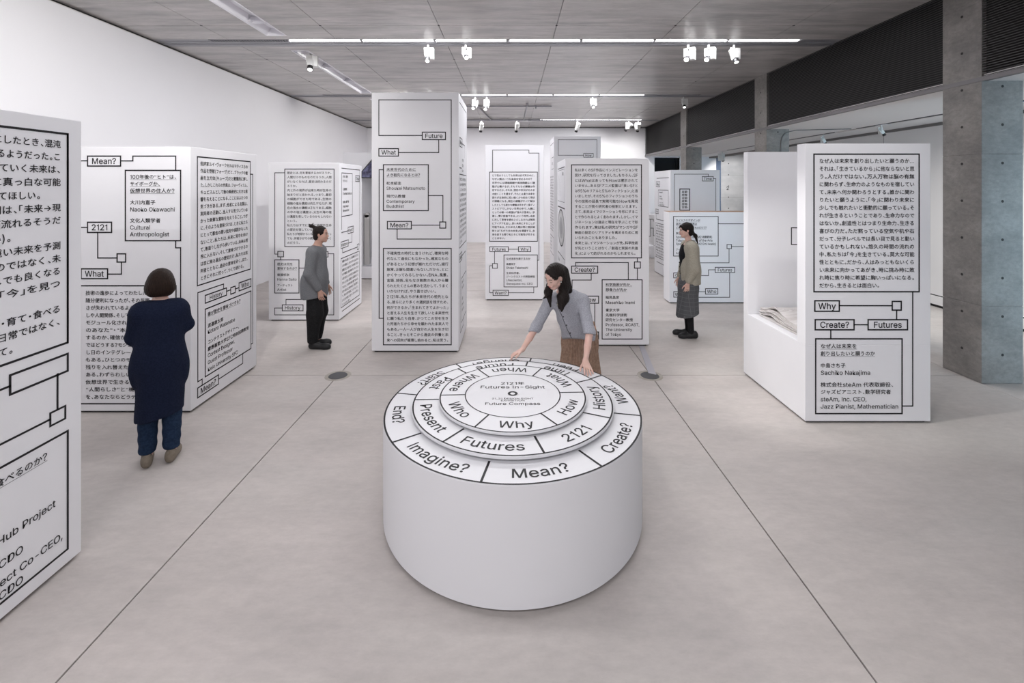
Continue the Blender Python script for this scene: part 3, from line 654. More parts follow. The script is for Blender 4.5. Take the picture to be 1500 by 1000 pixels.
F.boxm(A0+.10, A0+.34, 1.55, 1.66); F.put('Past', A0+.13, 1.605, .06, .18, vc='cap'); F.seg(A0+.15, 1.55, A0+.15, 1.40); F.seg(A0+.15, 1.40, A0+.8, 1.40)
F.boxm(A0+.10, A1-.1, .42, 1.30)
for k in range(12): F.put(('時間は一方向に流れるものだと教わっ', 'てきたけれど、私たちの記憶の中では', '過去と未来が行き来をくり返している')[k % 3], A0+.15, 1.24-k*.07, .0475, .95)
F.seg(A0+.2, .30, A1-.1, .30)
F.done()

# --- low partition
r = empty('low_partition', (4.1, 9.0, 0))
PX0 = 3.03
wbuild(MB().box(PX0, 5.25, 8.80, 9.14, .022, 1.757), 'body', M_white, r, bevel=.003)
wbuild(MB().box(PX0+.004, 5.25, 8.804, 9.136, 1.757, 1.764), 'plywood_top', mat('bare_plywood', (.42, .27, .18), .6), r)
wbuild(MB().box(PX0+.03, 5.22, 8.83, 9.11, 0, .022), 'recessed_base', M_base, r)
tag(r, 'low white partition with bare wood top edge behind the woman in the beige cardigan', 'partition')
F = Face('F', 8.80, r)
F.box(986.5, 317, 1052, 374.9)
for s_, y_, x_, u_ in (('ウイルスのデザインが', 322.7, 1025.5, 1), ('身近になった世界は', 328, 1021, 1), ('どんなふうに変わるものだろう?', 333.4, 1034.8, 1), ('東京藝術大学', 341.7, 1013, 0), ('Sputniko! Studio (M2 岩藤愛実)', 347, 1043.4, 0), ('Tokyo University of the Arts', 351.9, 1043.8, 0), ('Sputniko! Studio (M2 Emi Iwado)', 357.1, 1049, 0), ('アーティスト、研究者', 365.5, 1022, 0), ('Artist & Researcher', 370.6, 1025.2, 0)): F.t(s_, 990, y_, x_, em=.052, ul=bool(u_))
F.path((1052, 327.6), ('h', 1112)); F.qr(1064.9, 358, 1071.4, 364); F.path((1071.4, 361), ('h', 1112)); F.path((1067.9, 364), ('v', 384.8), ('h', 998), ('v', 374.9))
F.label('Create?', 986.7, 399.6, 1012, 406.8); F.path((1012, 403.4), ('h', 1037.8), ('v', 395), ('h', 1047.6)); F.label('Futures', 1047.6, 391.4, 1076.2, 399); F.path((1068.8, 399), ('v', 435.2), ('h', 1009))
F.label('Want?', 986.9, 426.9, 1009, 435); F.path((1009, 427), ('h', 1033.4)); F.label('Who', 1033.4, 422.6, 1051.5, 430.6)
F.done()

# --- stand with the paper stack
SX0, SX1, SY0, SY1, SH, SZ = 2.785, 3.975, 4.344, 5.50, 2.658, .745
r = empty('text_stand', ((SX0+SX1)/2, (SY0+SY1)/2, 0))
tag(r, 'white open-sided text stand holding the stack of large paper sheets', 'display stand')
wbuild(MB().box(SX0, SX1, SY0, SY1, .022, SZ), 'plinth', M_white, r, bevel=.003)
wbuild(MB().box(SX0, SX1, SY0, SY0+.125, SZ, SH), 'front_panel', M_white, r, bevel=.003)
wbuild(MB().box(SX0, SX1, SY1-.095, SY1, SZ, SH), 'rear_panel', M_white, r, bevel=.003)
wbuild(MB().box(SX1-.1, SX1, SY0+.125, SY1-.095, SZ, SH), 'side_panel', M_white, r, bevel=.003)
wbuild(MB().box(SX0+.03, SX1-.03, SY0+.03, SY1-.03, 0, .022), 'recessed_base', M_base, r)
F = Face('F', SY0, r)
F.box(1192.2, 225.7, 1346.2, 427.1); F.path((1336.8, 427.1), ('v', 594.4), ('h', 1321.2))
F.label('Why', 1193.5, 440.3, 1229.3, 455.7); F.path((1229.3, 447.5), ('h', 1306.8)); F.qr(1306.8, 441.3, 1320, 454); F.path((1313.3, 454), ('v', 468))
F.label('Create?', 1194, 468, 1250.9, 482.8); F.path((1250.9, 475.4), ('h', 1271.5)); F.label('Futures', 1271.5, 468, 1329.2, 482.8); F.path((1216.8, 482.8), ('v', 496)); F.box(1194.7, 496, 1321.2, 605.5)
for s_, y_, x_, u_ in (('なぜ人は未来を', 506.8, 1255.2, 1), ('創り出したいと願うのか', 517.6, 1281.6, 1), ('中島さち子', 535.2, 1238.4, 0), ('Sachiko Nakajima', 545.6, 1275, 0), ('株式会社steAm 代表取締役、', 563.2, 1309, 0), ('ジャズピアニスト、数学研究者', 573.8, 1305, 0), ('steAm, Inc. CEO,', 584.3, 1269.6, 0), ('Jazz Pianist, Mathematician', 595, 1316, 0)): F.t(s_, 1201.7, y_, x_, ul=bool(u_))
F.para(['なぜ人は未来を創り出したいと願うのか…', 'それは、「生きているから」に他ならないと思', 'う。人だけではない。万人万物は脳の有無', 'に関わらず、生命力のようなものを宿してい', 'て、未来へ何か関わろうとする。誰かに関わ', 'りたいと願うように、「今」に関わり未来に', '少しでも触れたいと衝動的に願っている。そ', 'れが生きるということであり、生命力なので', 'はないか。創造性とはつまり生命力、生きる', '喜びの力だ。ただ黙っている空気や机や石', 'だって、分子レベルでは長い目で見ると動い', 'ているかもしれない。悠久の時間の流れの', '中、私たちは「今」を生きている。莫大な可能', '性とともに。だから、人はみっともないくら', 'い未来に向かってあがき、時に挑み時に敗', 'れ時に焦り時に希望に胸いっぱいになる。', '~だから、生きるとは面白い。'], 1199.7, 235.8, 1339.4, 418)
F.done()
F = Face('F', SY1-.095, r)
F.path((1176, 333.5), ('h', 1159.2), ('v', 358), ('h', 1176)); F.done()
# stack of sheets: each bundle a wavy slab
random.seed(3)
M_paper = noisy('paper_edge', (.80, .77, .76), (.55, .51, .49), 3, (1, 1, 60), .7)
pr = empty('paper_sheet_stack', (SX0+.42, 5.0, SZ))
z = SZ+.002; n = 10
nx, ny = 8, 40
low = np.zeros((ny+1, nx+1))+z
for k in range(n):
    th = .0085; dx, dy = random.uniform(-.010, .010), random.uniform(-.010, .010)
    X0, X1, Y0, Y1 = SX0+.10+dx, SX0+.72+dx, 4.56+dy, 5.32+dy
    c1, w1, a1 = random.uniform(.25, .8), random.uniform(.10, .2), (.030 if k in (2, 5, 8) else .004)*random.uniform(.8, 1.2)
    vs = []; top = np.zeros_like(low)
    for j in range(ny+1):
        for i in range(nx+1):
            u, v = i/nx, j/ny
            low[j, i] += .0012+a1*math.exp(-((v-c1)/w1)**2)*(1-u)**1.3*.9
    for t in (0, 1):
        for j in range(ny+1):
            for i in range(nx+1): vs.append((X0+(X1-X0)*i/nx, Y0+(Y1-Y0)*j/ny, low[j, i]+t*th))
    low += th
    fs = []; st_ = (nx+1)*(ny+1)
    for j in range(ny):
        for i in range(nx):
            a = j*(nx+1)+i; fs += [(a, a+nx+1, a+nx+2, a+1), (st_+a, st_+a+1, st_+a+nx+2, st_+a+nx+1)]
    for j in range(ny):
        a = j*(nx+1); fs.append((a, st_+a, st_+a+nx+1, a+nx+1)); a += nx; fs.append((a, a+nx+1, st_+a+nx+1, st_+a))
    for i in range(nx):
        fs.append((i, i+1, st_+i+1, st_+i)); a = ny*(nx+1)+i; fs.append((a, st_+a, st_+a+1, a+1))
    wbuild(MB().add(vs, fs), 'sheet_bundle', M_paper, pr)
tag(pr, 'stack of large white paper sheets with wavy edges on the stand shelf', 'paper')

# --- niche booth at the back left with the slanted screen
r = empty('niche_booth', (-3.2, 11.7, 0))
BX0, BX1, BY, BH, BZ = -4.10, -2.05, 11.1, 3.07, .31
OX0, OX1, OZ = -3.64, -2.35, 2.62
wbuild(MB().box(BX0, OX0, BY, BY+1.2, .022, BH).box(OX1, BX1, BY, BY+1.2, .022, BH).box(OX0, OX1, BY, BY+1.2, OZ, BH).box(OX0, OX1, BY, BY+1.2, .022, BZ).box(OX0, OX1, BY+1.1, BY+1.2, BZ, OZ), 'body', M_white, r)
wbuild(MB().box(BX0+.03, BX1-.03, BY+.03, BY+1.17, 0, .022), 'recessed_base', mat('brown_base', (.06, .03, .015), .7), r)
tag(r, 'white niche booth at the back left, between the man\'s tower and the tallest tower', 'display booth')
# monitor hung in the niche
r = empty('slanted_monitor', (-3.0, 11.2, 2.7)); X_ = lambda x: (x-750)*11.08/FOC; Z_ = lambda y: CAMZ-(y-273)*11.08/FOC
pts = [(X_(530.3), Z_(252)), (X_(548), Z_(231)), (X_(562), Z_(231)), (X_(562), Z_(261)), (X_(530.3), Z_(261))]
mb = MB(); mb.add([(x, 11.00, z) for x, z in pts]+[(x, 11.09, z) for x, z in pts], [(0, 1, 2, 3, 4), (9, 8, 7, 6, 5)]+[(i, (i+1) % 5+0, (i+1) % 5+5, i+5) for i in range(5)])
wbuild(mb, 'casing', M_black, r)
mb = MB(); q = [(X_(532), Z_(252)), (X_(548.5), Z_(233.5)), (X_(560), Z_(233.5)), (X_(560), Z_(259.5)), (X_(532), Z_(259.5))]
mb.add([(x, 10.997, z) for x, z in q], [(0, 1, 2, 3, 4)]); 
wbuild(mb, 'screen', noisy('screen_picture', (.05, .045, .09), (.20, .21, .36), 6, rough=.25, lo=.4, hi=.6), r)
tag(r, 'dark slanted monitor with a bluish picture on the back left booth', 'monitor')
r = empty('fabric_exhibit', (-3.1, 11.6, BZ))
mb = MB(); vs = []; n = 40
for j in range(25):
    v = j/24
    for i in range(n+1):
        a = PI*i/n; rad = .30*(1-.25*v*v); vs.append((-3.02-rad*math.cos(a)*(1+.03*math.sin(9*a)), 11.75-.25*math.sin(a), BZ+.08+v*1.75))
mb.add(vs, [(j*(n+1)+i, j*(n+1)+i+1, (j+1)*(n+1)+i+1, (j+1)*(n+1)+i) for j in range(24) for i in range(n)])
wbuild(mb, 'sheer_cloth', mat('sheer_cloth', (.93, .93, .97), .6), r, smooth=True)
mb = MB(); random.seed(5); vs = []
for j in range(9):
    for i in range(31): vs.append((OX0+.02+(OX1-OX0-.04)*i/30, 11.14+j*.09, BZ+.012+random.random()*.05*(j > 1)+.01*j))
mb.add(vs, [(j*31+i, j*31+i+1, (j+1)*31+i+1, (j+1)*31+i) for j in range(8) for i in range(30)])
wbuild(mb, 'crumpled_sheet', mat('crumpled', (.70, .70, .73), .5), r)
wbuild(MB().box(-3.62, -3.50, 11.2, 11.3, BZ, 1.55).tube((-3.56, 11.2, 1.55), (-3.56, 11.3, 1.55), .06), 'rounded_fin', mat('fin_grey', (.48, .47, .46), .6), r)
tag(r, 'pale sheer cloth exhibit inside the back left booth', 'artwork')

# --- far low counters seen in the gap before the tower marked Time
r = empty('low_counter', (5.3, 17.9, 0))
wbuild(MB().box(4.75, 5.75, 17.3, 18.3, .02, 1.17), 'body', M_white, r); wbuild(MB().box(4.78, 5.72, 17.33, 18.27, 0, .02), 'recessed_base', M_base, r)
F = Face('F', 17.3, r); F.box(944, 321, 953, 346, .02); F.path((953, 321), ('h', 957), ('v', 324), t=.02); F.path((953, 334), ('h', 957), ('v', 345), ('h', 966), t=.02); F.done()
tag(r, 'far low white counter with a line drawing by the back wall', 'counter')
r = empty('low_plinth', (4.2, 14.6, 0)); wbuild(MB().box(3.9, 4.52, 14.4, 14.9, 0, .36), 'body', M_white, r, bevel=.004); wbuild(MB().box(3.92, 4.50, 14.42, 14.88, .36, .372), 'top_board', M_white, r)
tag(r, 'small low white plinth on the floor in front of the far counter', 'plinth')
# number on the far concrete wall
mbn = Face('F', WB, cw); mbn.put('2', 8.64, CAMZ-(275.6-273)*WB/FOC, .16, None, vc='cap', off=.012); mbn.done()
# ------------------------------------------------------------------ round table with rotating word rings
TX, TY = .005, 3.29
M_tw = mat('table_white', (.76, .758, .775), .62, .25)
tb = empty('round_table', (TX, TY, 0))
MB().lathe([(0, .03), (.893, .03), (.897, .034), (.897, .680), (.893, .687), (0, .687)], 0, 0, 160).build('drum', M_tw, tb, smooth=False)
MB().lathe([(0, 0), (.80, 0), (.80, .032), (0, .032)], 0, 0, 64).build('recessed_base', M_base, tb)
tag(tb, 'large white round table in the foreground with rings of words on its top', 'table')
for o in tb.children:
    if o.name.startswith('drum'):
        o.data.shade_smooth(); md = o.modifiers.new('e', 'EDGE_SPLIT'); md.split_angle = .5
def ringband(mb, r0, r1, z, n=160):
    vs = []
    for i in range(n):
        c, s_ = math.cos(2*PI*i/n), math.sin(2*PI*i/n); vs += [(r0*c, r0*s_, z), (r1*c, r1*s_, z)]
    mb.add(vs, [(2*i, 2*i+1, 2*((i+1) % n)+1, 2*((i+1) % n)) for i in range(n)])
def radial(mb, a, r0, r1, z, t=.012):
    a = math.radians(a); c, s_ = math.cos(a), math.sin(a); h = t/2
    mb.quad((r0*c+h*s_, r0*s_-h*c, z), (r1*c+h*s_, r1*s_-h*c, z), (r1*c-h*s_, r1*s_+h*c, z), (r0*c-h*s_, r0*s_+h*c, z))
def ringwords(parent, words, step, a0, rb, cap, z):
    for i, wd in enumerate(words):
        mb = MB()
        V, F, _ = layout(wd, .010); V = V/LATK+(0, CAP/2); k = cap/CAP; cx = (V[:, 0].min()+V[:, 0].max())/2
        th = math.radians(a0+step*i); n = len(mb.v); rm = rb-cap*.5
        for x, y in V:
            a = th+(x-cx)*k/rm; r = rb-y*k; mb.v.append((r*math.cos(a), r*math.sin(a), z))
        mb.f += [tuple(q+n for q in f) for f in F]
        mb.build('word', M_ink, parent)
def disc(name, r, z0, z1):
    return MB().lathe([(0, z0), (r-.004, z0), (r, z0+.003), (r, z1-.003), (r-.003, z1), (0, z1)], 0, 0, 160).build(name, M_tw, tb)
E_ = .0012
lm = MB(); ringband(lm, .884, .8955, .687+E_)
for k in range(8): radial(lm, 34.0+45*k, .70, .886, .687+E_, .014)
lm.build('ring_lines', M_ink, tb)
ringwords(tb, ['Mean?', 'Create?', 'Want?', 'Feel?', 'Change?', 'Start?', 'End?', 'Imagine?'], 45, 281.2, .838, .078, .687+E_)
d1 = disc('middle_ring', .7095, .707, .727); disc('spacer', .60, .686, .708)
lm = MB(); ringband(lm, .696, .706, .727+E_)
for k in range(7): radial(lm, 27.7+51.43*k, .515, .70, .727+E_, .014)
lm.build('ring_lines', M_ink, d1)
ringwords(d1, ['Futures', '2121', 'History', 'Time', 'Future', 'Past', 'Present'], 51.43, 258.6, .652, .080, .727+E_)
d2 = disc('inner_ring', .5236, .742, .760); disc('spacer', .42, .726, .743)
lm = MB(); ringband(lm, .511, .5205, .760+E_); ringband(lm, .335, .343, .760+E_); ringband(lm, .018, .036, .760+E_*1.5, 48)
for k in range(6): radial(lm, 2.7+60*k, .34, .515, .760+E_)
lm.build('ring_lines', M_ink, d2)
wm = MB(); ringwords(d2, ['Why', 'How', 'What', 'When', 'Where', 'Who'], 60, 272.7, .468, .078, .760+E_)
def flat(mb, txt, y, em, off=.008):
    V, F, W = layout(txt, off); n = len(mb.v); x0, x1 = V[:, 0].min(), V[:, 0].max()
    for v in V: mb.v.append(((v[0]-(x0+x1)/2)*em, y+v[1]*em, .760+E_))
    mb.f += [tuple(q+n for q in f) for f in F]
flat(wm, '2121年', .170, .054); flat(wm, 'Futures In-Sight', .108, .054)
flat(wm, '21_21 DESIGN SIGHT', -.078, .026, .004); flat(wm, 'EXHIBITION', -.107, .026, .004); flat(wm, 'Future Compass', -.153, .043, .006)
tag(wm.build('centre_lettering', M_ink, d2), kind='stuff')

# ------------------------------------------------------------------ spotlights
def spotlight(X, Y, tgt, label, z=CEIL-.016, on=True, power=0, s=1.0, box=True, cone=55, group=None):
    """gallery spotlight: adapter, gear box, swivel arm, tilted head, black snoot, lens"""
    r = empty('track_spotlight', (X, Y, z)); d = (Vector(tgt)-Vector((X, Y, z-.15))).normalized()
    mb = MB().tube((0, 0, 0), (0, 0, -.05*s), .016*s)
    mb.build('adapter', M_spotw, r)
    yaw = math.atan2(d.y, d.x)
    Rz = Matrix.Rotation(yaw, 4, 'Z')
    if box: MB().box(-.045*s, .03*s, .020*s, .085*s, -.20*s, -.045*s, Rz).build('gear_box', M_spotw, r, bevel=.006)
    c = Vector((0, 0, -.14*s)); Q = d.to_track_quat('Z', 'Y').to_matrix().to_4x4(); Q.translation = c
    MB().box(-.006*s, .006*s, -.055*s, .0, -.15*s, -.04*s, Rz).build('swivel_arm', M_spotw, r, bevel=.002)
    MB().box(-.038*s, .038*s, -.038*s, .038*s, -.10*s, .075*s, Q).build('lamp_head', M_spotw, r, bevel=.012)
    h = [Q @ Vector((0, 0, t*s)) for t in (.075, .125, .118)]
    MB().tube(h[0], h[1], .034*s, .036*s, 20).build('snoot', M_black, r)
    MB().tube(h[1]+d*.001, h[1]+d*.004, .028*s, n=20).build('lens', M_lens if on else M_black, r)
    mb = MB()
    for k in (-.07, -.05, -.03):
        mb.box(-.0385*s, .0385*s, -.03*s, .03*s, k*s, (k+.008)*s, Q)
    tag(mb.build('cooling_slots', M_black, r), kind='stuff')
    if power: spot('spotlight_beam', Vector((X, Y, z))+h[1]+d*.02-Vector((0, 0, 0)), tgt, power, cone=cone)
    tag(r, label, 'spotlight', group); return r
P = lambda x, Y: (x-750)*Y/FOC
spotlight(P(627, 7.6425), 7.6425, (-1.3, 5.2, .6), 'white spotlight pointing straight down above the tower marked Future, left of its neighbour', power=90, s=1.18)
spotlight(P(682, 7.6425), 7.6425, (.25, 3.2, .7), 'white spotlight tilted to the table, second on the first lamp channel', power=300, s=1.12, cone=50)
spotlight(P(1008, 7.6425), 7.6425, (.1, 3.3, .7), 'first of three white spotlights on the first lamp channel, head tilted down left', power=130, s=1.3)
spotlight(P(1038, 7.6425), 7.6425, (.6, 4.2, .8), 'middle of the three white spotlights near the dark slatted screen', power=40, s=1.25)
spotlight(P(1075, 7.6425), 7.6425, (4.1, 6.0, .7), 'last of three white spotlights on the first lamp channel, pointing down', power=100, s=1.2)
spotlight(P(455, 8.35), 8.35, (-3.2, 6.6, .9), 'single grey white spotlight hanging from the start of the long light trough', z=CEIL+.098, power=60, s=1.45)
spotlight(P(696, 12.1025), 12.1025, (-2.2, 8.2, 1.0), 'left of two white spotlights beside the top of the tallest tower', power=90, s=1.45, box=False)
spotlight(P(713, 12.1025), 12.1025, (-1.5, 9.2, .8), 'right of two white spotlights beside the top of the tallest tower', power=90, s=1.45, box=False)
spotlight(P(868, 12.1025), 12.1025, (2.3, 9.1, .8), 'lone white spotlight on the second lamp channel above the tower marked How', power=120, s=1.2)
spotlight(P(1002, 12.1025), 12.1025, (4.0, 9.8, .8), 'dim white spotlight in front of the farthest concrete column', power=60, s=1.15)
for x, t_, lb in ((705, (-1.6, 18.3, 1.6), 'white spotlight on the last lamp channel, nearest the tallest tower'), (757, (-.2, 18.3, 1.6), 'white spotlight on the last lamp channel above the tower marked Want?'),
                  (846, (1.6, 18.3, 1.6), 'white spotlight on the last lamp channel above the tower marked How'), (921, (2.6, 18.3, 2.6), 'left one of the close pair of spotlights at the end of the last channel'), (935, (4.6, 18.3, 2.6), 'right one of the close pair of spotlights at the end of the last channel')):
    spotlight(P(x, 16.5225), 16.5225, t_, lb, power=250 if x > 900 else 14, s=1.55, box=x > 900, cone=110)
# lamps over the camera side, on the channel above the camera (out of the picture)
for x, t_, pw, lb in ((-3.0, (-3.6, 4.6, 1.3), 8, 'aimed at the tower with the word Anthropologist'), (-1.6, (-1.3, 6.3, 1.3), 110, 'aimed at the tallest tower'), (.6, (1.3, 6.5, 1.4), 170, 'aimed at the tower with the SF text'), (2.6, (3.4, 4.4, 1.3), 120, 'aimed at the stand with the paper'), (3.6, (3.9, 9.0, 1.2), 80, 'aimed at the low partition')):
    spotlight(x, 3.2025, t_, 'white spotlight on the channel above the camera, '+lb, power=pw, s=1.2)
spotlight(-1.0, 3.2025, (2.8, 4.9, .9), 'white spotlight above the camera, aimed at the open side of the paper stand', power=1000, s=1.2, cone=32)
# washers added out of sight, only to brighten the long white wall
for x, y, t_, lb, pw in ((-2.3, 3.2025, (WL, 7.9, 2.5), 'wall washer above the camera, aimed down the long white wall', 600), (-3.6, 3.2025, (WL, 3.8, 2.9), 'wall washer above the camera, aimed at the near part of the white wall', 130),
                     (-2.9, 12.1025, (WL, 15.2, 2.3), 'wall washer hidden behind the tallest tower, aimed at the far end of the white wall', 260), (-2.2, 12.1025, (WL, 9.4, 2.4), 'wall washer hidden behind the tallest tower, aimed at the middle of the white wall', 280)):
    spotlight(x, y, t_, lb, power=pw, s=1.2, cone=120)
spotlight(6.2, 4.6, (7.95, 8.2, .35), 'spotlight under the aisle soffit beside the largest column, outside the frame', z=3.445, power=1300, s=.9, cone=72)  # added out of view to brighten the lower part of the aisle wall
# aisle rail with its small lamps
r = empty('aisle_lighting_rail', (7.17, 10, 3.5))
wbuild(MB().box(7.145, 7.195, 3.4, 9.5, 3.445, 3.49).box(7.145, 7.195, 10.2, 15.2, 3.445, 3.49), 'rail', mat('dark_rail', (.06, .06, .07), .4), r)
wbuild(MB().box(7.15, 7.19, 5.7, 7.0, 3.440, 3.446), 'blue_insert', mat('blue_insert', (.03, .09, .32), .35), r)
for y in (7.05, 8.75): wbuild(MB().box(7.145, 7.195, y, y+.25, 3.438, 3.446), 'rail_joint', M_trough, r)
tag(r, 'dark lighting rail under the white soffit of the side aisle', 'lighting rail')
spotlight(7.17, 7.17*FOC/(1291-750), (8.2, 8.3, 1.2), 'small grey spotlight on the aisle rail, above the middle of the stand', z=3.445, on=False, s=.85)
spotlight(7.17, 7.17*FOC/(1206-750), (8.2, 10.2, 1.2), 'small grey spotlight on the aisle rail, close to the middle column', z=3.445, on=False, s=.9)
spotlight(7.17, 15.6, (8.9, 18.3, 2.0), 'small spotlight at the far end of the aisle rail lighting the pale concrete wall', z=3.43, on=True, power=1000, s=1.5, cone=60)
# ------------------------------------------------------------------ implicit surfaces for people and clothes
V3 = lambda *a: np.array(a, dtype=float)
class Prim:
    def __init__(s, f, c, r, k, op): s.f = f; s.c = np.array(c, float); s.r = r; s.k = k; s.op = op
def cone(a, b, ra, rb=None, k=.02, flat=1, fd=None, op='add'):
    a, b = np.array(a, float), np.array(b, float); rb = ra if rb is None else rb
    ab = b-a; L2 = max(ab@ab, 1e-12)
    if fd is not None: fd = np.array(fd, float); fd = fd/np.linalg.norm(fd)
    def f(P):
        t = np.clip((P-a)@ab/L2, 0, 1); v = P-(a+t[:, None]*ab)
        q = np.einsum('ij,ij->i', v, v)
        if fd is not None: c = v@fd; q = q+c*c*(flat*flat-1)
        return np.sqrt(np.maximum(q, 0))-(ra+(rb-ra)*t)
    m = max(ra, rb)*max(1, 1/flat)
    return Prim(f, (a+b)/2, np.sqrt(L2)/2+m, k, op)
def ell(c, r, k=.02, R=None, op='add'):
    c = np.array(c, float); r = np.array(r, float)
    def f(P):
        p = P-c
        if R is not None: p = p@R
        k0 = np.linalg.norm(p/r, axis=1); k1 = np.linalg.norm(p/(r*r), axis=1)+1e-9
        return k0*(k0-1)/k1
    return Prim(f, c, r.max(), k, op)
def plane(n, c, k=.004, op='cut'):
    """keep the side n.p < c"""
    n = np.array(n, float); n = n/np.linalg.norm(n)
    return Prim(lambda P: P@n-c, (0, 0, 0), 1e9, k, op)
def fn(f, op='disp'): return Prim(f, (0, 0, 0), 1e9, 0, op)
def xf(prims, loc, R, sc=1.0):
    """prims given in a local frame -> world"""
    loc = np.array(loc, float); out = []
    for p in prims:
        out.append(Prim((lambda P, p=p: p.f((P-loc)@R/sc)*sc), loc+R@(p.c*sc) if p.r < 1e8 else p.c, p.r*sc, p.k*sc, p.op))
    return out
def evalp(prims, P, c=None, rad=0):
    d = np.full(len(P), 9.0)
    for p in prims:
        if c is not None and p.r < 1e8 and np.linalg.norm(p.c-c) > rad+p.r+p.k+.03:
            continue
        if p.op == 'disp': d = d+p.f(P); continue
        v = p.f(P)
        if p.op == 'add':
            k = p.k; h = np.maximum(k-np.abs(d-v), 0)/max(k, 1e-6); d = np.minimum(d, v)-h*h*k*.25
        elif p.op == 'sub':
            k = p.k; v = -v; h = np.maximum(k-np.abs(d-v), 0)/max(k, 1e-6); d = np.maximum(d, v)+h*h*k*.25
        else:
            k = p.k; h = np.maximum(k-np.abs(d-v), 0)/max(k, 1e-6); d = np.maximum(d, v)+h*h*k*.25
    return d
def mesh_sdf(prims, lo, hi, res, n=16):
    lo = np.array(lo, float); hi = np.array(hi, float)
    nb = np.ceil((hi-lo)/(res*n)).astype(int)
    bi = np.stack(np.meshgrid(*[np.arange(k) for k in nb], indexing='ij'), -1).reshape(-1, 3)
    hd = res*n/2*math.sqrt(3); cs = lo+(bi+.5)*res*n
    d0 = evalp(prims, cs); act = np.abs(d0) < hd*1.5+.012
    g = np.arange(-1, n+1); G = np.stack(np.meshgrid(g, g, g, indexing='ij'), -1).reshape(-1, 3)
    K, Pv, Q = [], [], []; m = n+2; BIG = 1 << 20
    corners = [(i, j, k) for i in (0, 1) for j in (0, 1) for k in (0, 1)]
    edges = [(a, b) for a in range(8) for b in range(a+1, 8) if sum(abs(corners[a][t]-corners[b][t]) for t in range(3)) == 1]
    for b, c in zip(bi[act], cs[act]):
        idx = G+b*n; D = evalp(prims, lo+idx*res, c, hd+2*res).reshape(m, m, m)
        if D.min() > 0 or D.max() < 0: continue
        Sg = D < 0; cc = m-1
        cor = np.stack([D[i:i+cc, j:j+cc, k:k+cc] for i, j, k in corners], -1)
        sg = cor < 0; mixed = sg.any(-1) & ~sg.all(-1)
        ci = np.argwhere(mixed)
        if len(ci) == 0: continue
        cv = cor[mixed]; acc = np.zeros((len(ci), 3)); cnt = np.zeros(len(ci))
        for a, e in edges:
            va, ve = cv[:, a], cv[:, e]; mk = (va < 0) != (ve < 0)
            t = np.where(mk, va/np.where(mk, va-ve, 1), 0)
            pa, pe = np.array(corners[a], float), np.array(corners[e], float)
            acc += np.where(mk[:, None], pa+t[:, None]*(pe-pa), 0); cnt += mk
        pos = lo+(ci-1+b*n+acc/cnt[:, None])*res
        gi = ci-1+b*n+4
        K.append((gi[:, 0]*BIG+gi[:, 1])*BIG+gi[:, 2]); Pv.append(pos)
        for ax in range(3):
            o1, o2 = (ax+1) % 3, (ax+2) % 3
            sl0 = [slice(1, n+1)]*3; sl1 = [slice(1, n+1)]*3; sl1[ax] = slice(2, n+2)
            A, B = Sg[tuple(sl0)], Sg[tuple(sl1)]
            for inside_first in (True, False):
                w_ = np.argwhere((A & ~B) if inside_first else (~A & B))
                if len(w_) == 0: continue
                w_ = w_+b*n+4
                def key(d1, d2):
                    q = w_.copy(); q[:, o1] += d1; q[:, o2] += d2; return (q[:, 0]*BIG+q[:, 1])*BIG+q[:, 2]
                q = [key(-1, -1), key(0, -1), key(0, 0), key(-1, 0)]
                if not inside_first: q = q[::-1]
                Q.append(np.stack(q, -1))
    K = np.concatenate(K); Pv = np.concatenate(Pv); Q = np.concatenate(Q)
    u, fi = np.unique(K, return_index=True); V = Pv[fi]
    F = np.searchsorted(u, Q); F = np.clip(F, 0, len(u)-1)
    ok = (u[F] == Q).all(-1); F = F[ok]
    return V, F
def smooth(V, F, it=1, f=.5):
    n = len(V); e = np.concatenate([F[:, [0, 1]], F[:, [1, 2]], F[:, [2, 3]], F[:, [3, 0]]])
    for _ in range(it):
        s_ = np.zeros((n, 3)); c = np.zeros(n)
        for t in range(3): s_[:, t] = np.bincount(e[:, 0], V[e[:, 1], t], n)+np.bincount(e[:, 1], V[e[:, 0], t], n)
        c = np.bincount(e[:, 0], minlength=n)+np.bincount(e[:, 1], minlength=n)
        V = V*(1-f)+f*s_/np.maximum(c, 1)[:, None]
    return V
def sbuild(name, prims, lo, hi, res, m, parent, it=1):
    V, F = mesh_sdf(prims, lo, hi, res); V = smooth(V, F, it)
    L = np.array(local(parent)) if parent is not None else np.eye(4)
    V = V@L[:3, :3].T+L[:3, 3]
    # keep only the main surface
    lab = np.arange(len(V))
    for _ in range(400):
        mn = lab[F].min(1); new = lab.copy()
        for t in range(4): np.minimum.at(new, F[:, t], mn)
        new = new[new]
        if (new == lab).all(): break
        lab = new
    u_, c_ = np.unique(lab, return_counts=True)
    if len(u_) > 1:
        keep = np.isin(lab, u_[c_ > c_.max()*.08]) & (lab >= 0) if name in ('jeans', 'black_tights') else lab == u_[c_.argmax()]
        if name not in ('jeans', 'black_tights', 'trousers', 'shoe', 'body'): print('ISLANDS', name, c_)
        ix = np.cumsum(keep)-1; F = ix[F[keep[F].all(1)]]; V = V[keep]
    me = bpy.data.meshes.new(name); me.vertices.add(len(V)); me.vertices.foreach_set('co', V.astype('f').ravel())
    me.loops.add(F.size); me.loops.foreach_set('vertex_index', F.astype('i').ravel())
    me.polygons.add(len(F)); me.polygons.foreach_set('loop_start', np.arange(0, F.size, 4, dtype='i')); me.polygons.foreach_set('loop_total', np.full(len(F), 4, 'i'))
    me.materials.append(m); me.update(calc_edges=True); me.validate(); me.shade_smooth()
    o = bpy.data.objects.new(name, me); COL.objects.link(o)
    if parent is not None: o.parent = parent
    return o

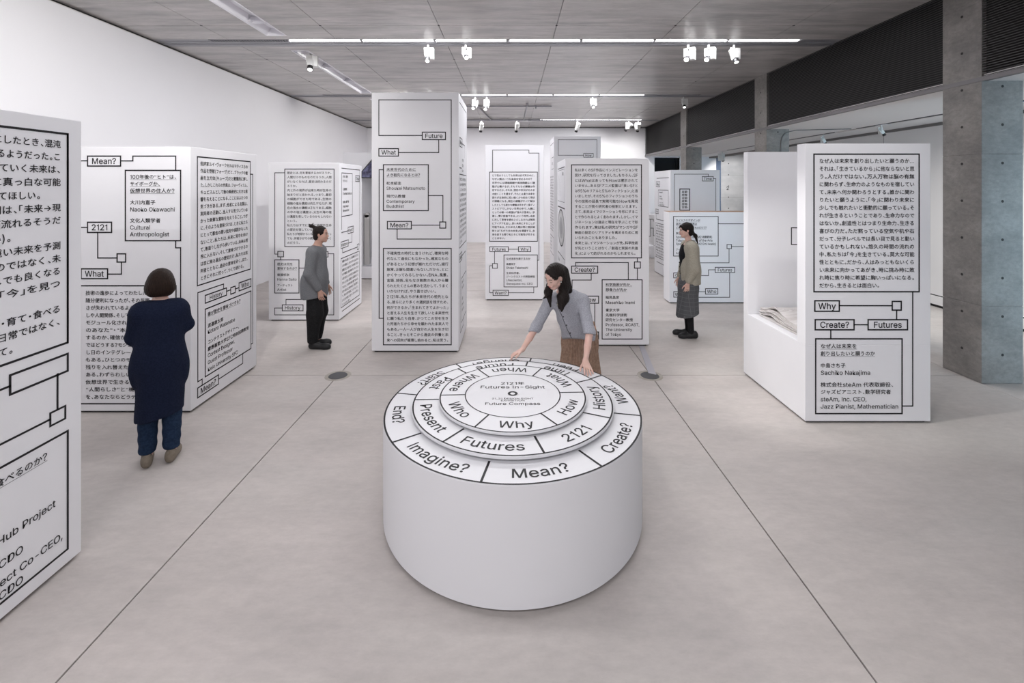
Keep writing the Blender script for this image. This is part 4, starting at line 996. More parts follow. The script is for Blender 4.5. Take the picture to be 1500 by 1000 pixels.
def skinmat(name, c, red):
    m = noisy(name, c, red, 14, rough=.45, spec=.4, lo=.45, hi=.75); b = m.node_tree.nodes['Principled BSDF']
    b.inputs['Subsurface Weight'].default_value = .15; b.inputs['Subsurface Radius'].default_value = (.012, .005, .003); return m
M_skinA = skinmat('skin_fair', (.74, .50, .42), (.70, .43, .36))
M_skinB = skinmat('skin_tan', (.52, .32, .25), (.47, .27, .21))
M_skinC = skinmat('skin_light', (.66, .44, .36), (.60, .36, .30))
M_hair = noisy('hair_black', (.009, .007, .0065), (.020, .014, .012), 30, (6, 6, .6), .45, .3, 120, 3, .14)
M_hairb = noisy('hair_dark_brown', (.012, .0065, .0045), (.026, .014, .009), 30, (6, 6, .6), .45, .3, 120, 3, .14)
M_lips = mat('lips', (.58, .16, .15), .4); M_lips2 = mat('lips_tan', (.36, .15, .12), .45)
M_eye = mat('eye_white', (.45, .42, .40), .3); M_iris = mat('iris', (.02, .012, .01), .15)
def cloth(name, a, b, sc=80, bump=.35, rough=.9, lo=.4, hi=.6, st=(1, 1, 1)):
    return noisy(name, a, b, sc, st, rough, bump, sc*2, 3, .15, lo=lo, hi=hi)
M_navy = cloth('navy_knit', (.007, .011, .028), (.011, .016, .038), 90)
M_denim = cloth('dark_denim', (.012, .024, .052), (.018, .035, .072), 60, .2)
M_greyk = cloth('grey_cardigan', (.36, .365, .405), (.46, .465, .505), 110, .5)
M_shirt = cloth('grey_jersey', (.15, .155, .165), (.18, .185, .195), 90, .15)
M_blackc = cloth('black_trousers', (.010, .010, .011), (.018, .018, .019), 80, .2)
M_beige = cloth('beige_knit', (.34, .315, .255), (.44, .41, .34), 120, .5)
M_blackt = cloth('black_top', (.010, .010, .012), (.014, .014, .016), 60, .1)
M_brown = cloth('brown_pleats', (.29, .19, .135), (.37, .25, .185), 40, .1, .6)
M_cream = cloth('cream_collar', (.66, .60, .46), (.7, .64, .5), 60, .1)
M_shoe = mat('black_shoe', (.012, .012, .013), .5, .4); M_shoeb = noisy('taupe_suede', (.17, .14, .105), (.22, .185, .145), 40, rough=.85)
def checkm():
    m = mat('grey_check_wool', (.1, .1, .1), .9, .15); N, L, b = nodes(m)
    geo = N.new('ShaderNodeNewGeometry'); sp = N.new('ShaderNodeSeparateXYZ'); L.new(geo.outputs['Position'], sp.inputs[0])
    ad = N.new('ShaderNodeMath'); ad.operation = 'ADD'; L.new(sp.outputs['X'], ad.inputs[0]); L.new(sp.outputs['Y'], ad.inputs[1])
    outs = []
    for src, fr in ((ad.outputs[0], 120), (sp.outputs['Z'], 105)):
        w1 = N.new('ShaderNodeMath'); w1.operation = 'MULTIPLY'; w1.inputs[1].default_value = fr; L.new(src, w1.inputs[0])
        w2 = N.new('ShaderNodeMath'); w2.operation = 'SINE'; L.new(w1.outputs[0], w2.inputs[0])
        w3 = N.new('ShaderNodeMath'); w3.operation = 'GREATER_THAN'; w3.inputs[1].default_value = .93; L.new(w2.outputs[0], w3.inputs[0]); outs.append(w3.outputs[0])
    mx = N.new('ShaderNodeMath'); mx.operation = 'MAXIMUM'; L.new(outs[0], mx.inputs[0]); L.new(outs[1], mx.inputs[1])
    n = N.new('ShaderNodeTexNoise'); n.inputs['Scale'].default_value = 160; L.new(geo.outputs['Position'], n.inputs['Vector'])
    c1 = N.new('ShaderNodeMix'); c1.data_type = 'RGBA'; c1.inputs[6].default_value = (.062, .064, .07, 1); c1.inputs[7].default_value = (.13, .132, .14, 1); L.new(n.outputs[0], c1.inputs[0])
    c2 = N.new('ShaderNodeMix'); c2.data_type = 'RGBA'; c2.inputs[7].default_value = (.19, .19, .20, 1); L.new(c1.outputs[2], c2.inputs[6]); 
    mm = N.new('ShaderNodeMath'); mm.operation = 'MULTIPLY'; mm.inputs[1].default_value = .45; L.new(mx.outputs[0], mm.inputs[0]); L.new(mm.outputs[0], c2.inputs[0])
    L.new(c2.outputs[2], b.inputs['Base Color']); return m
M_check = checkm()

def frame(fwd, up):
    f = np.array(fwd, float); f /= np.linalg.norm(f); u = np.array(up, float); u -= f*(u@f); u /= np.linalg.norm(u)
    return np.stack([np.cross(f, u), f, u], 1)          # columns: right, forward, up
def head_prims(fem=True):
    j = .95 if fem else 1.05
    P = [ell((0, -.014, .030), (.073, .092, .082), .02), ell((0, .022, -.034), (.058*j, .064, .074), .025),
         cone((-.006, .056, -.094), (.006, .056, -.094), .017*j, k=.025), ell((0, .036, .042), (.056, .046, .048), .02)]
    for s_ in (-1, 1):
        P += [cone((s_*.050*j, -.012, -.048), (s_*.016, .055, -.094), .015, .012, .022), ell((s_*.036, .050, -.026), (.022, .024, .022), .02)]
    P += [cone((-.030, .076, .019), (.030, .076, .019), .007, k=.014)]
    for s_ in (-1, 1): P += [ell((s_*.031, .097, .003), (.017, .013, .010), .012, op='sub')]
    P += [cone((0, .080, .010), (0, .103, -.032), .005, .0085, .012), cone((-.010, .090, -.037), (.010, .090, -.037), .0065, k=.008),
          ell((0, .078, -.058), (.024, .013, .013), .012), ell((0, .088, -.0475), (.02, .004, .0025), .005, op='sub')]
    for s_ in (-1, 1):
        P += [ell((s_*.074, -.010, -.004), (.008, .017, .030), .006), ell((s_*.082, -.006, -.002), (.006, .009, .018), .004, op='sub')]
    return P
def face_parts(hc, R, parent, lips, closed=False, brows=M_hair, sc=1.0):
    g = lambda *a: tuple(np.array(hc)+R@(np.array(a)*sc))
    def tube_part(name, pts, r, m):
        mb = MB(); P = [Vector(g(*p)) for p in pts]
        for a, b in zip(P[:-1], P[1:]): mb.tube(a, b, r*sc, n=8)
        wbuild(mb, name, m, parent, smooth=True)
    for s_ in (-1, 1):
        tube_part('eyebrow', [(s_*.016, .0855, .0205), (s_*.030, .0835, .0245), (s_*.046, .0735, .0215)], .0026, brows)
        if closed: tube_part('eyelashes', [(s_*.019, .0850, -.001), (s_*.031, .0865, -.0055), (s_*.044, .0780, -.001)], .0019, M_iris)
        else:
            wbuild_s('eye', g(s_*.031, .0745, .003), .0115*sc, M_eye, parent, (1.2, 1, .46), R)
            wbuild_s('iris', g(s_*.031, .0822, .003), .0056*sc, M_iris, parent, (1, .8, 1), R)
            tube_part('eyelashes', [(s_*.017, .0835, .005), (s_*.031, .0870, .0095), (s_*.046, .0765, .004)], .0016, M_iris)
    mb = MB(); n = 9
    for dz, am, rr in ((.0028, .0035, .0034), (-.0042, -.001, .0042)):
        pts = []
        for i in range(n):
            t = -1+2*i/(n-1); pts.append(Vector(g(t*.021, .0895-.009*t*t+(.001 if dz < 0 else 0), -.0590+dz*(1-t*t)-.0)))
        for i in range(n-1):
            t = abs(-1+2*(i+.5)/(n-1)); mb.tube(pts[i], pts[i+1], rr*sc*(1-.6*t*t), n=8)
    wbuild(mb, 'lips', lips, parent, smooth=True)
def wbuild_s(name, c, r, m, parent, sc=(1, 1, 1), R=None):
    bm = bmesh.new(); bmesh.ops.create_uvsphere(bm, u_segments=14, v_segments=10, radius=r)
    L = local(parent); c = Vector(c)
    Rm = Matrix([list(x) for x in (R if R is not None else np.eye(3))])
    for v in bm.verts: v.co = L @ (c+Rm @ Vector((v.co.x*sc[0], v.co.y*sc[1], v.co.z*sc[2])))
    me = bpy.data.meshes.new(name); bm.to_mesh(me); bm.free(); me.materials.append(m); me.shade_smooth()
    o = bpy.data.objects.new(name, me); COL.objects.link(o); o.parent = parent; return o
def hand_prims(wr, d, nrm, side, curl=.25, sc=1.0, spread=.14, curls=None, tcurl=.3):
    """wr wrist, d direction of the fingers, nrm towards the back of the hand, side towards the thumb"""
    d = np.array(d, float); d /= np.linalg.norm(d); nrm = np.array(nrm, float); nrm -= d*(nrm@d); nrm /= np.linalg.norm(nrm)
    sd = np.array(side, float); sd -= d*(sd@d); sd -= nrm*(sd@nrm); sd /= np.linalg.norm(sd); wr = np.array(wr, float)
    P = [cone(wr, wr+d*.03*sc, .024*sc, .026*sc, .02*sc, 1.45, nrm)]
    for k in (-1.5, -.5, .5, 1.5): P.append(cone(wr+d*.015*sc+sd*k*.009*sc, wr+d*.082*sc+sd*k*.0185*sc, .013*sc, .0105*sc, .010*sc))
    Ls = {1.5: .068, .5: .077, -.5: .072, -1.5: .056}
    for q, (k, L) in enumerate(Ls.items()):
        L *= sc; base = wr+d*.084*sc+sd*k*.0190*sc; ang = spread*k*.5; cu = curl if curls is None else curls[q]
        dd = d*math.cos(ang)+sd*math.sin(ang); p = base; a = cu*.5
        for seg, fr in enumerate((.45, .31, .24)):
            v = dd*math.cos(a)-nrm*math.sin(a); p2 = p+v*L*fr
            r0 = (.0085, .0078, .0070)[seg]*sc; P.append(cone(p, p2, r0, r0*.93, .003*sc)); p = p2; a += cu
    b = wr+d*.022*sc+sd*.020*sc; dd = d*.72+sd*.70-nrm*.12
    dd /= np.linalg.norm(dd); m1 = b+dd*.040*sc; d2 = d*.88+sd*.42-nrm*tcurl; d2 /= np.linalg.norm(d2); m2 = m1+d2*.030*sc; d3 = d*.95+sd*.2-nrm*tcurl; d3 /= np.linalg.norm(d3)
    P += [cone(b, m1, .014*sc, .0105*sc, .012*sc), cone(m1, m2, .0098*sc, .009*sc, .004*sc), cone(m2, m2+d3*.024*sc, .009*sc, .0075*sc, .003*sc)]
    return P
def ripple(amp, freq, axis=0, along=2, warp=5, ph=0):
    def f(P): return amp*np.sin(P[:, axis]*freq+ph+np.sin(P[:, along]*warp+ph)*1.6)
    return fn(f)

def shoe_prims(a, toe, sc=1.0, h=.05):
    """a ankle on the ground (x, y), toe (x, y)"""
    a = np.array([a[0], a[1], 0.]); t = np.array([toe[0], toe[1], 0.]); d = (t-a)/np.linalg.norm(t-a)
    up = V3(0, 0, 1)
    return [cone(a-d*.03+up*.040, t-d*.05+up*.034, .040*sc, .043*sc, .02, 1.0), cone(a-d*.02+up*.075, a+d*.05+up*.055, .040*sc, .034*sc, .03), cone(t-d*.07+up*.030, t-d*.035+up*.028, .043*sc, .034*sc, .02), plane((0, 0, -1), -.003)]

def tagp(o, lb): return tag(o, lb, 'person')
# ================================================== woman in the long navy coat, seen from behind
def build_navy():
    ox, oy = -2.885, 3.75
    r = empty('person', (ox, oy, 0)); R = np.array(Matrix.Rotation(math.radians(29), 3, 'Z')); T = lambda P, sc=1.0: xf(P, (ox, oy, 0), R, sc)
    hc = V3(0, .035, 1.452); H = frame((0, 1, -.18), (0, .18, 1))
    el = {-1: (-.178, .03, 1.035), 1: (.172, .03, 1.09)}; wr = {-1: (-.05, .21, 1.03), 1: (.05, .215, 1.07)}
    B = xf(head_prims(), hc, H, .97)
    B += [cone((0, .015, 1.37), (0, -.005, 1.24), .048, .055, .03), cone((-.115, 0, 1.235), (.115, 0, 1.235), .050, k=.05), cone((0, 0, 1.2), (0, 0, .85), .115, .13, .05, .8, (1, 0, 0))]
    for s_ in (-1, 1):
        sh = (s_*.135, 0, 1.225)
        B += [cone(sh, el[s_], .042, .036, .03), cone(el[s_], wr[s_], .036, .025, .02)]
        B += [cone((s_*.085, 0, .86), (s_*.083, .01, .46), .08, .055, .03), cone((s_*.083, .01, .46), (s_*.078, -.02, .09), .052, .036, .03), cone((s_*.078, -.03, .05), (s_*.09, .10, .04), .030, k=.02)]
        B += hand_prims(wr[s_], (-s_*.9, .25, -.05), (0, 1, .2), (0, .1, 1), .5, .95)
    sbuild('body', T(B), (ox-.4, oy-.35, 0), (ox+.4, oy+.45, 1.7), .0065, M_skinC, r)
    face_parts(np.array((ox, oy, 0))+R@hc, R@H, r, M_lips, brows=M_hairb)
    hp = [ell((0, -.016, .030), (.086, .104, .093), .02), ell((0, -.028, -.040), (.104, .092, .085), .05), ell((0, .11, -.045), (.062, .07, .085), .02, op='sub'), ell((0, -.01, -.150), (.085, .09, .045), .02, op='sub'),
          fn(lambda P: .0014*np.sin(np.arctan2(P[:, 0]-ox, -(P[:, 1]-oy))*34))]
    hp = xf(hp[:-1], hc, H)+[hp[-1]]
    sbuild('hair', T(hp[:-1])+[hp[-1]], (ox-.16, oy-.15, 1.27), (ox+.16, oy+.2, 1.60), .005, M_hairb, r)
    C = [cone((-.105, -.005, 1.245), (.105, -.005, 1.245), .072, .072, .06), cone((0, -.01, 1.20), (0, -.005, .80), .118, .125, .07, .72, (1, 0, 0)), cone((0, -.005, .85), (0, 0, .30), .127, .128, .06, .76, (1, 0, 0))]
    for s_ in (-1, 1):
        C += [cone((s_*.135, -.005, 1.225), el[s_], .066, .054, .045), cone(el[s_], np.array(wr[s_])+V3(s_*.03, -.03, 0), .054, .042, .03),
              ell((s_*.160, .02, .74), (.036, .07, .12), .03)]
    C += [ripple(.0035, 42, 0, 2, 3), fn(lambda P: .006*np.sin(P[:, 2]*16+P[:, 0]*8)*np.clip((1.2-P[:, 2])*2, 0, 1)*.4),
          ell((0, .02, 1.345), (.062, .060, .05), .01, op='sub'), plane((.17, 0, -1), -.385*.985, .004)]
    Rz = R
    CC = xf([p for p in C], (ox, oy, 0), R)
    sbuild('coat', CC, (ox-.4, oy-.35, .25), (ox+.4, oy+.4, 1.42), .0085, M_navy, r, 2)
    J = []
    for s_ in (-1, 1):
        J += [cone((s_*.080, 0, .80), (s_*.080, .01, .46), .088, .074, .02), cone((s_*.080, .01, .46), (s_*.078, -.02, .13), .073, .060, .02)]
    J += [fn(lambda P: .003*np.sin(P[:, 2]*70+P[:, 0]*30)*np.clip((.5-P[:, 2])*3, 0, 1)), plane((0, 0, -1), -.105)]
    sbuild('jeans', xf(J, (ox, oy, 0), R), (ox-.3, oy-.25, .05), (ox+.3, oy+.25, .9), .008, M_denim, r, 2)
    for s_ in (-1, 1):
        sbuild('shoe', xf(shoe_prims((s_*.080, -.035), (s_*.100, .145), .92), (ox, oy, 0), R), (ox-.3, oy-.2, -.02), (ox+.3, oy+.3, .2), .006, M_shoeb, r)
    tagp(r, 'person with a dark brown bob in a long navy coat, seen from behind')
build_navy()

# ================================================== man with topknot, grey shirt, facing right
def build_man():
    ox, oy = -2.735, 6.42
    r = empty('person', (ox, oy, 0)); R = np.array(Matrix.Rotation(math.radians(-86), 3, 'Z')); T = lambda P: xf(P, (ox, oy, 0), R)
    hc = V3(.0, .055, 1.578); H = frame((0, 1, .03), (0, -.03, 1))
    el = {1: (.225, -.03, 1.07), -1: (-.22, -.03, 1.07)}; wr = {1: (.20, .10, .835), -1: (-.20, .07, .83)}
    B = xf(head_prims(False), hc, H, .98)
    B += [cone((0, .03, 1.50), (0, -.015, 1.36), .052, .058, .03), cone((-.15, -.01, 1.36), (.15, -.01, 1.36), .055, k=.05), cone((0, -.01, 1.32), (0, 0, .95), .098, .105, .05, .72, (1, 0, 0))]
    for s_ in (-1, 1):
        B += [cone((s_*.175, -.01, 1.35), el[s_], .045, .038, .03), cone(el[s_], wr[s_], .037, .025, .02)]
        B += [cone((s_*.09, 0, .92), (s_*.09, .01, .50), .08, .055, .03), cone((s_*.09, .01, .50), (s_*.085, -.02, .09), .052, .036, .03), cone((s_*.085, -.02, .05), (s_*.09, .12, .04), .030, k=.02)]
        B += hand_prims(wr[s_], (0, .22, -1), (s_*1, 0, 0), (0, 1, .2), .45, 1.02)
    sbuild('body', T(B), (ox-.35, oy-.4, 0), (ox+.4, oy+.4, 1.75), .006, M_skinB, r)
    face_parts(np.array((ox, oy, 0))+R@hc, R@H, r, M_lips2, sc=.98)
    hp = xf([ell((0, -.018, .036), (.080, .099, .087), .02), ell((0, -.050, -.035), (.068, .060, .055), .03), ell((0, .092, -.02), (.075, .052, .10), .015, op='sub'), ell((0, .052, -.075), (.10, .075, .062), .02, op='sub'),
             cone((0, -.085, .095), (0, -.125, .125), .026, .020, .02), ell((0, -.128, .120), (.034, .034, .028), .012), cone((0, -.13, .13), (.01, -.165, .155), .014, .004, .01), cone((0, -.12, .12), (-.02, -.11, .165), .012, .004, .01)], hc, H)
    sbuild('hair', T(hp)+[fn(lambda P: .001*np.sin(P[:, 2]*260+P[:, 0]*60))], (ox-.3, oy-.2, 1.42), (ox+.2, oy+.2, 1.82), .0045, M_hair, r)
    C = [cone((-.135, -.012, 1.355), (.135, -.012, 1.355), .072, k=.06), cone((0, -.005, 1.30), (0, -.01, .95), .126, .145, .06, .72, (1, 0, 0)), cone((0, -.01, .98), (0, -.03, .60), .147, .172, .06, .74, (1, 0, 0)),
         ell((0, -.14, .86), (.15, .07, .20), .06)]
    for s_ in (-1, 1): C += [cone((s_*.165, -.012, 1.335), el[s_], .078, .070, .04), cone(el[s_], np.array(wr[s_])+V3(0, -.01, .03), .068, .048, .03)]
    C += [fn(lambda P: .0045*np.sin((P[:, 0]*.8+P[:, 1]*.5)*45+np.sin(P[:, 2]*6)*1.5)), ell((0, .03, 1.455), (.072, .072, .06), .01, op='sub'), plane((0, .14, -1), -.700, .004)]
    sbuild('long_shirt', T(C[:-3])+[C[-3]]+T(C[-2:-1])+[plane((.14, 0, -1), (-.715+.14*ox)/1.01, .004)], (ox-.45, oy-.42, .6), (ox+.45, oy+.42, 1.50), .0085, M_shirt, r, 2)
    J = []
    for s_ in (-1, 1): J += [cone((s_*.080, -.01, .90), (s_*.09, .0, .48), .098, .110, .03), cone((s_*.09, .0, .48), (s_*.085, -.035, .12), .112, .070, .03)]
    J += [plane((0, 0, -1), -.085)]
    sbuild('trousers', T(J)+[fn(lambda P: .004*np.sin((P[:, 0]+P[:, 1]*.6)*60+P[:, 2]*5))], (ox-.35, oy-.35, .05), (ox+.35, oy+.35, 1.0), .009, M_blackc, r, 2)
    for s_ in (-1, 1): sbuild('shoe', T(shoe_prims((s_*.085, -.045+(0.03 if s_ > 0 else -.02)), (s_*.10, .185+(0.03 if s_ > 0 else -.02)), 1.05)), (ox-.3, oy-.3, -.02), (ox+.4, oy+.3, .2), .006, M_shoe, r)
    tagp(r, 'person with a black topknot, long grey shirt and black trousers, in profile')
build_man()

# ================================================== woman in beige cardigan facing left
def build_beige():
    ox, oy = 2.645, 6.86
    r = empty('person', (ox, oy, 0)); R = np.array(Matrix.Rotation(math.radians(84), 3, 'Z')); T = lambda P: xf(P, (ox, oy, 0), R)
    hc = V3(0, .035, 1.592); H = frame((0, 1, -.03), (0, .03, 1))
    el = {1: (.19, -.03, 1.06), -1: (-.20, -.02, 1.06)}; wr = {1: (.17, .09, .85), -1: (-.18, .055, .835)}
    B = xf(head_prims(), hc, H, .95)
    B += [cone((0, .01, 1.50), (0, -.015, 1.37), .043, .047, .03), cone((-.13, -.01, 1.36), (.13, -.01, 1.36), .045, k=.05), cone((0, -.0, 1.30), (0, 0, .95), .095, .105, .05, .75, (1, 0, 0)), ell((0, .06, 1.22), (.11, .06, .08), .04)]
    for s_ in (-1, 1):
        B += [cone((s_*.155, -.01, 1.345), el[s_], .038, .033, .03), cone(el[s_], wr[s_], .032, .022, .02)]
        B += [cone((s_*.08, 0, .90), (s_*.08, .01, .50), .08, .05, .03), cone((s_*.08, .01, .50), (s_*.075, -.02, .09), .048, .033, .03), cone((s_*.075, -.02, .05), (s_*.08, .10, .04), .028, k=.02)]
        B += hand_prims(wr[s_], (0, .16, -1), (s_*1, 0, 0), (0, 1, .2), .4, .95)
    sbuild('body', T(B), (ox-.4, oy-.4, 0), (ox+.4, oy+.4, 1.75), .006, M_skinC, r)
    face_parts(np.array((ox, oy, 0))+R@hc, R@H, r, M_lips, sc=.95)
    hp = xf([ell((0, -.016, .034), (.078, .098, .088), .02), ell((0, -.055, -.03), (.066, .055, .06), .03), ell((0, .10, -.030), (.060, .050, .085), .012, op='sub'), ell((0, .048, -.082), (.10, .075, .066), .02, op='sub'),
             cone((-.02, .078, .075), (.034, .088, .040), .012, .009, .012), cone((.05, .055, .05), (.060, .062, -.01), .010, .005, .01), cone((0, -.09, -.030), (0, -.135, -.085), .022, .026, .02), cone((0, -.135, -.085), (0, -.165, -.20), .025, .007, .02)], hc, H)
    sbuild('hair', T(hp)+[fn(lambda P: .001*np.sin(P[:, 2]*240+P[:, 0]*80))], (ox-.25, oy-.2, 1.35), (ox+.3, oy+.2, 1.75), .0045, M_hair, r)
    Tt = [cone((-.10, -.0, 1.35), (.10, .0, 1.35), .055, k=.05), cone((0, .01, 1.30), (0, .01, .93), .108, .112, .05, .8, (1, 0, 0)), ell((0, .065, 1.22), (.115, .062, .085), .04), ell((0, .045, 1.42), (.075, .07, .055), .01, op='sub'), plane((0, 0, -1), -.93)]
    sbuild('black_top', T(Tt), (ox-.3, oy-.3, .9), (ox+.3, oy+.3, 1.5), .008, M_blackt, r, 1)
    C = [cone((-.125, -.015, 1.37), (.125, -.015, 1.37), .062, k=.05), cone((0, -.02, 1.31), (0, -.02, 1.0), .132, .150, .06, .84, (1, 0, 0)), cone((0, -.02, 1.02), (0, -.02, .70), .150, .150, .05, .84, (1, 0, 0))]
    for s_ in (-1, 1): C += [cone((s_*.150, -.015, 1.335), el[s_], .076, .080, .05), cone(el[s_], np.array(wr[s_])+V3(0, -.01, .035), .078, .046, .03)]
    rip = fn(lambda P: .004*np.sin((P[:, 0]*.9+P[:, 1]*.6)*40+np.sin(P[:, 2]*7)*1.7))
    Dn = [ell((0, .19, 1.27), (.090, .20, .27), .012, op='sub'), ell((0, .20, 1.00), (.062, .15, .46), .01, op='sub'), ell((0, .03, 1.455), (.062, .075, .055), .01, op='sub')]
    sbuild('cardigan', T(C)+[rip]+T(Dn)+[plane((0, 0, -1), -.795, .004)], (ox-.4, oy-.4, .7), (ox+.4, oy+.4, 1.50), .0085, M_beige, r, 2)
    for k in range(5):
        p = R@V3(.052, .118-.004*k, 1.10-.066*k)+V3(ox, oy, 0); wbuild_s('button', p, .009, M_iris, r)
    J = [cone((0, 0, .96), (0, 0, .75), .105, .135, .05, .78, (1, 0, 0)), cone((0, 0, .78), (0, .015, .22), .135, .165, .05, .80, (1, 0, 0)), fn(lambda P: .003*np.sin(np.arctan2(P[:, 1], P[:, 0])*9)), plane((0, -.25, -1), -.325, .003), plane((0, 0, 1), .975)]
    sbuild('long_skirt', T(J), (ox-.35, oy-.35, .15), (ox+.35, oy+.35, 1.0), .0085, M_check, r, 2)
    L = []
    for s_ in (-1, 1): L += [cone((s_*.078, .01, .50), (s_*.075, -.02, .09), .056, .042, .02), cone((s_*.075, -.02, .09), (s_*.075, -.01, .06), .040, .038, .02)]
    sbuild('black_tights', T(L), (ox-.25, oy-.2, .0), (ox+.25, oy+.2, .6), .007, M_blackc, r)
    for s_ in (-1, 1): sbuild('shoe', T(shoe_prims((s_*.078, -.05+(.0 if s_ < 0 else .02)), (s_*.085, .17+(.0 if s_ < 0 else .04)), 1.0)), (ox-.3, oy-.3, -.02), (ox+.3, oy+.3, .2), .006, M_shoe, r)
    tagp(r, 'person with a low ponytail in a beige cardigan and long grey checked skirt')
build_beige()

# ================================================== woman leaning on the round table
def build_lean():
    r = empty('person', (.665, 4.50, 0))
    hc = V3(.385, 4.13, 1.437); H = frame((-.70, -.50, -.42), (-.22, -.30, .92))
    shL, shR = V3(.655, 4.245, 1.185), V3(.355, 4.29, 1.180)          # her left (right in the picture), her right
    elL, elR = V3(.690, 4.075, .945), V3(.235, 4.315, .935)
    wrL, wrR = V3(.628, 3.912, .757), V3(.095, 4.165, .765)
    nk = V3(.495, 4.275, 1.245)
    B = xf(head_prims(), hc, H, .95)
    B += [cone(hc+H@V3(0, -.02, -.06), nk, .042, .046, .03), cone(shL, nk, .042, .05, .03), cone(shR, nk, .042, .05, .03), cone(nk+V3(.02, .02, -.05), (.60, 4.40, .98), .095, .095, .05, .8, (1, 0, 0)), cone((.60, 4.40, .98), (.665, 4.48, .86), .095, .105, .05, .85, (1, 0, 0))]
    for sh, el, wr in ((shL, elL, wrL), (shR, elR, wrR)): B += [cone(sh, el, .038, .033, .03), cone(el, (el*.5+wr*.5), .033, .030, .015), cone((el*.5+wr*.5), wr, .030, .0205, .015)]
    for s_ in (-1, 1):
        B += [cone((.665+s_*.08, 4.49, .86), (.665+s_*.075, 4.47, .47), .08, .05, .03), cone((.665+s_*.075, 4.47, .47), (.665+s_*.07, 4.51, .09), .048, .033, .03), cone((.665+s_*.07, 4.51, .05), (.665+s_*.08, 4.40, .035), .028, k=.02)]
    tL = V3(.640, 3.765, .697)
    B += hand_prims(wrL, tL-wrL, (0, -.25, 1), (-1, 0, 0), .10, .97, .22, [.10, .08, .10, .14], tcurl=.10)
    tR = V3(-.035, 4.115, .700)
    B += hand_prims(wrR, tR-wrR+V3(0, 0, .012), (-.3, .1, 1), (0, -1, -.05), .3, .97, .30, [.16, .52, .62, .62], tcurl=.25)
    sbuild('body', B, (-.15, 3.65, 0), (.95, 4.75, 1.62), .0040, M_skinA, r)
    face_parts(hc, H, r, M_lips, closed=True, sc=.95)
    g = lambda *a: hc+H@(V3(*a)*.95)
    hp = xf([ell((0, -.018, .036), (.081, .102, .090), .02), ell((0, -.062, -.045), (.074, .058, .09), .04), ell((.004, .100, -.020), (.070, .062, .105), .012, op='sub'), ell((0, .060, -.105), (.09, .09, .075), .02, op='sub')], hc, H, .95)
    # side-parted sweep, long lengths over both shoulders
    hp += [cone(g(.01, .050, .095), g(.072, .035, .030), .016, .012, .02), cone(g(-.015, .062, .084), g(-.060, .048, .050), .012, .011, .02), cone(g(-.060, .048, .050), g(-.078, .018, .010), .012, .009, .02)]
    hp += [cone(g(-.072, -.045, .03), V3(.470, 4.170, 1.335), .030, .042, .04), cone(V3(.470, 4.170, 1.335), V3(.470, 4.100, 1.245), .044, .040, .03, .9, (0, 1, 0)), cone(V3(.470, 4.100, 1.245), V3(.440, 4.050, 1.150), .036, .010, .03)]
    hp += [cone(g(-.02, -.09, .0), V3(.520, 4.240, 1.285), .055, .040, .04), cone(V3(.43, 4.11, 1.26), V3(.425, 4.065, 1.175), .030, .014, .03)]
    hp += [cone(g(.070, -.02, -.03), V3(.330, 4.160, 1.290), .030, .034, .03), cone(V3(.330, 4.160, 1.290), V3(.345, 4.100, 1.175), .032, .009, .03), cone(V3(.325, 4.13, 1.27), V3(.275, 4.09, 1.245), .018, .004, .02)]
    hp += [fn(lambda P: .0016*np.sin((P[:, 0]*1.0+P[:, 1]*.6)*300+np.sin(P[:, 2]*14)*3))]
    e0 = g(-.074, .006, -.006); hp += [ell(e0, (.028, .028, .032), .008, op='sub')]
    sbuild('hair', hp, (.15, 3.92, 1.08), (.72, 4.42, 1.62), .0040, M_hair, r)
    p = g(-.078, .004, -.036); wbuild_s('earring', p, .005, mat('pearl', (.9, .88, .85), .2), r)
    C = [cone(shL+V3(0, 0, .006), nk+V3(.02, .015, -.018), .060, .066, .04), cone(shR, nk+V3(0, .01, -.025), .058, .064, .04), cone(nk+V3(.015, .01, -.07), (.575, 4.36, 1.00), .112, .112, .05, .82, (1, 0, 0)), cone((.575, 4.36, 1.00), (.650, 4.46, .80), .114, .148, .05, .88, (1, 0, 0))]
    cfL, cfR = elL*.70+wrL*.30, elR*.55+wrR*.45
    C += [cone(shL, elL, .058, .052, .03), cone(elL, cfL, .054, .044, .02), cone(cfL, cfL+(wrL-elL)*.05, .047, .047, .008), cone(shR, elR, .054, .050, .03), cone(elR, cfR, .052, .042, .02), cone(cfR, cfR+(wrR-elR)*.05, .045, .045, .008)]
    rip = fn(lambda P: .0038*np.sin((P[:, 2]*.8-P[:, 0]*.5)*62+np.sin(P[:, 1]*15)*1.5)*np.clip(1.25-P[:, 2], .2, 1)*1.6)
    dirL = (wrL-elL)/np.linalg.norm(wrL-elL); dirR = (wrR-elR)/np.linalg.norm(wrR-elR)
    Dn = [ell(nk+V3(-.025, -.05, .055), (.060, .060, .055), .01, op='sub'), ell(nk+V3(-.06, -.10, -.0), (.028, .05, .06), .01, op='sub')]
    hem = plane((-.12, -.50, -1), (-.12*.65-.50*4.38-.782)/math.sqrt(1+.25+.0144), .004)
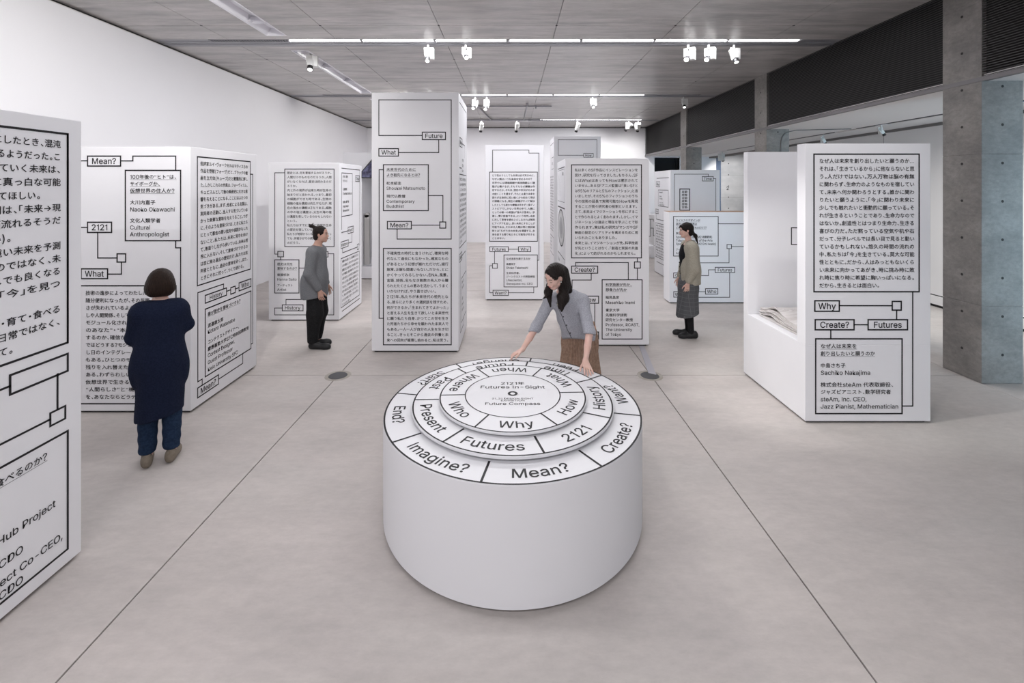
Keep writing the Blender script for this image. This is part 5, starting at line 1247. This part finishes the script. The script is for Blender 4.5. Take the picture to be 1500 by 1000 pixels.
    sbuild('cardigan', C+[rip]+Dn+[hem], (.1, 3.9, .70), (.90, 4.75, 1.36), .0062, M_greyk, r, 1)
    # button placket: a strip following the front
    mb = MB(); pts = []
    for t in np.linspace(0, 1, 14):
        c = (nk+V3(-.06, -.02, -.06))*(1-t)+V3(.600, 4.40, .82)*t
        # march from outside towards the body axis until the cloth is met
        dr = V3(-.42, -.90, 0); dr /= np.linalg.norm(dr); s0 = c+dr*.35
        st_ = np.array([s0-dr*q for q in np.linspace(0, .4, 200)]); dv = evalp(C+[rip], st_); hit = np.argmax(dv < 0.0005)
        pts.append(Vector(st_[hit]))
    for a, b in zip(pts[:-1], pts[1:]): mb.tube(a, b, .0032, n=6)
    wbuild(mb, 'button_edge', mat('dark_piping', (.05, .05, .06), .6), r)
    for q in (2, 5, 8, 11): wbuild_s('button', np.array(pts[q])+V3(.010, -.006, 0), .006, M_iris, r)
    K = [cone(nk+V3(-.012, -.035, -.02), nk+V3(-.05, -.075, -.075), .034, .030, .02), ell(nk+V3(-.03, -.06, .045), (.05, .055, .05), .008, op='sub')]
    sbuild('cream_blouse', K, (.35, 4.0, 1.1), (.6, 4.35, 1.3), .005, M_cream, r)
    cx, cy = .665, 4.50
    def pleat(P): a = np.arctan2(P[:, 1]-cy, P[:, 0]-cx); return .0075*np.sin(a*38)+.005*np.sin(a*9+1)
    J = [cone((cx, cy-.02, .90), (cx, cy-.01, .74), .118, .140, .05, .86, (1, 0, 0)), cone((cx, cy-.01, .76), (cx, cy, .25), .140, .205, .05, .92, (1, 0, 0)), fn(pleat), plane((0, 0, -1), -.26), plane((0, 0, 1), .93)]
    sbuild('pleated_skirt', J, (.35, 4.15, .2), (1.0, 4.85, .98), .0055, M_brown, r, 0)
    for s_ in (-1, 1): sbuild('shoe', shoe_prims((cx+s_*.07, 4.52), (cx+s_*.085, 4.32)), (.4, 4.2, -.02), (.95, 4.7, .2), .006, M_shoe, r)
    tagp(r, 'person in a grey cardigan and brown pleated skirt leaning over the round table')
build_lean()
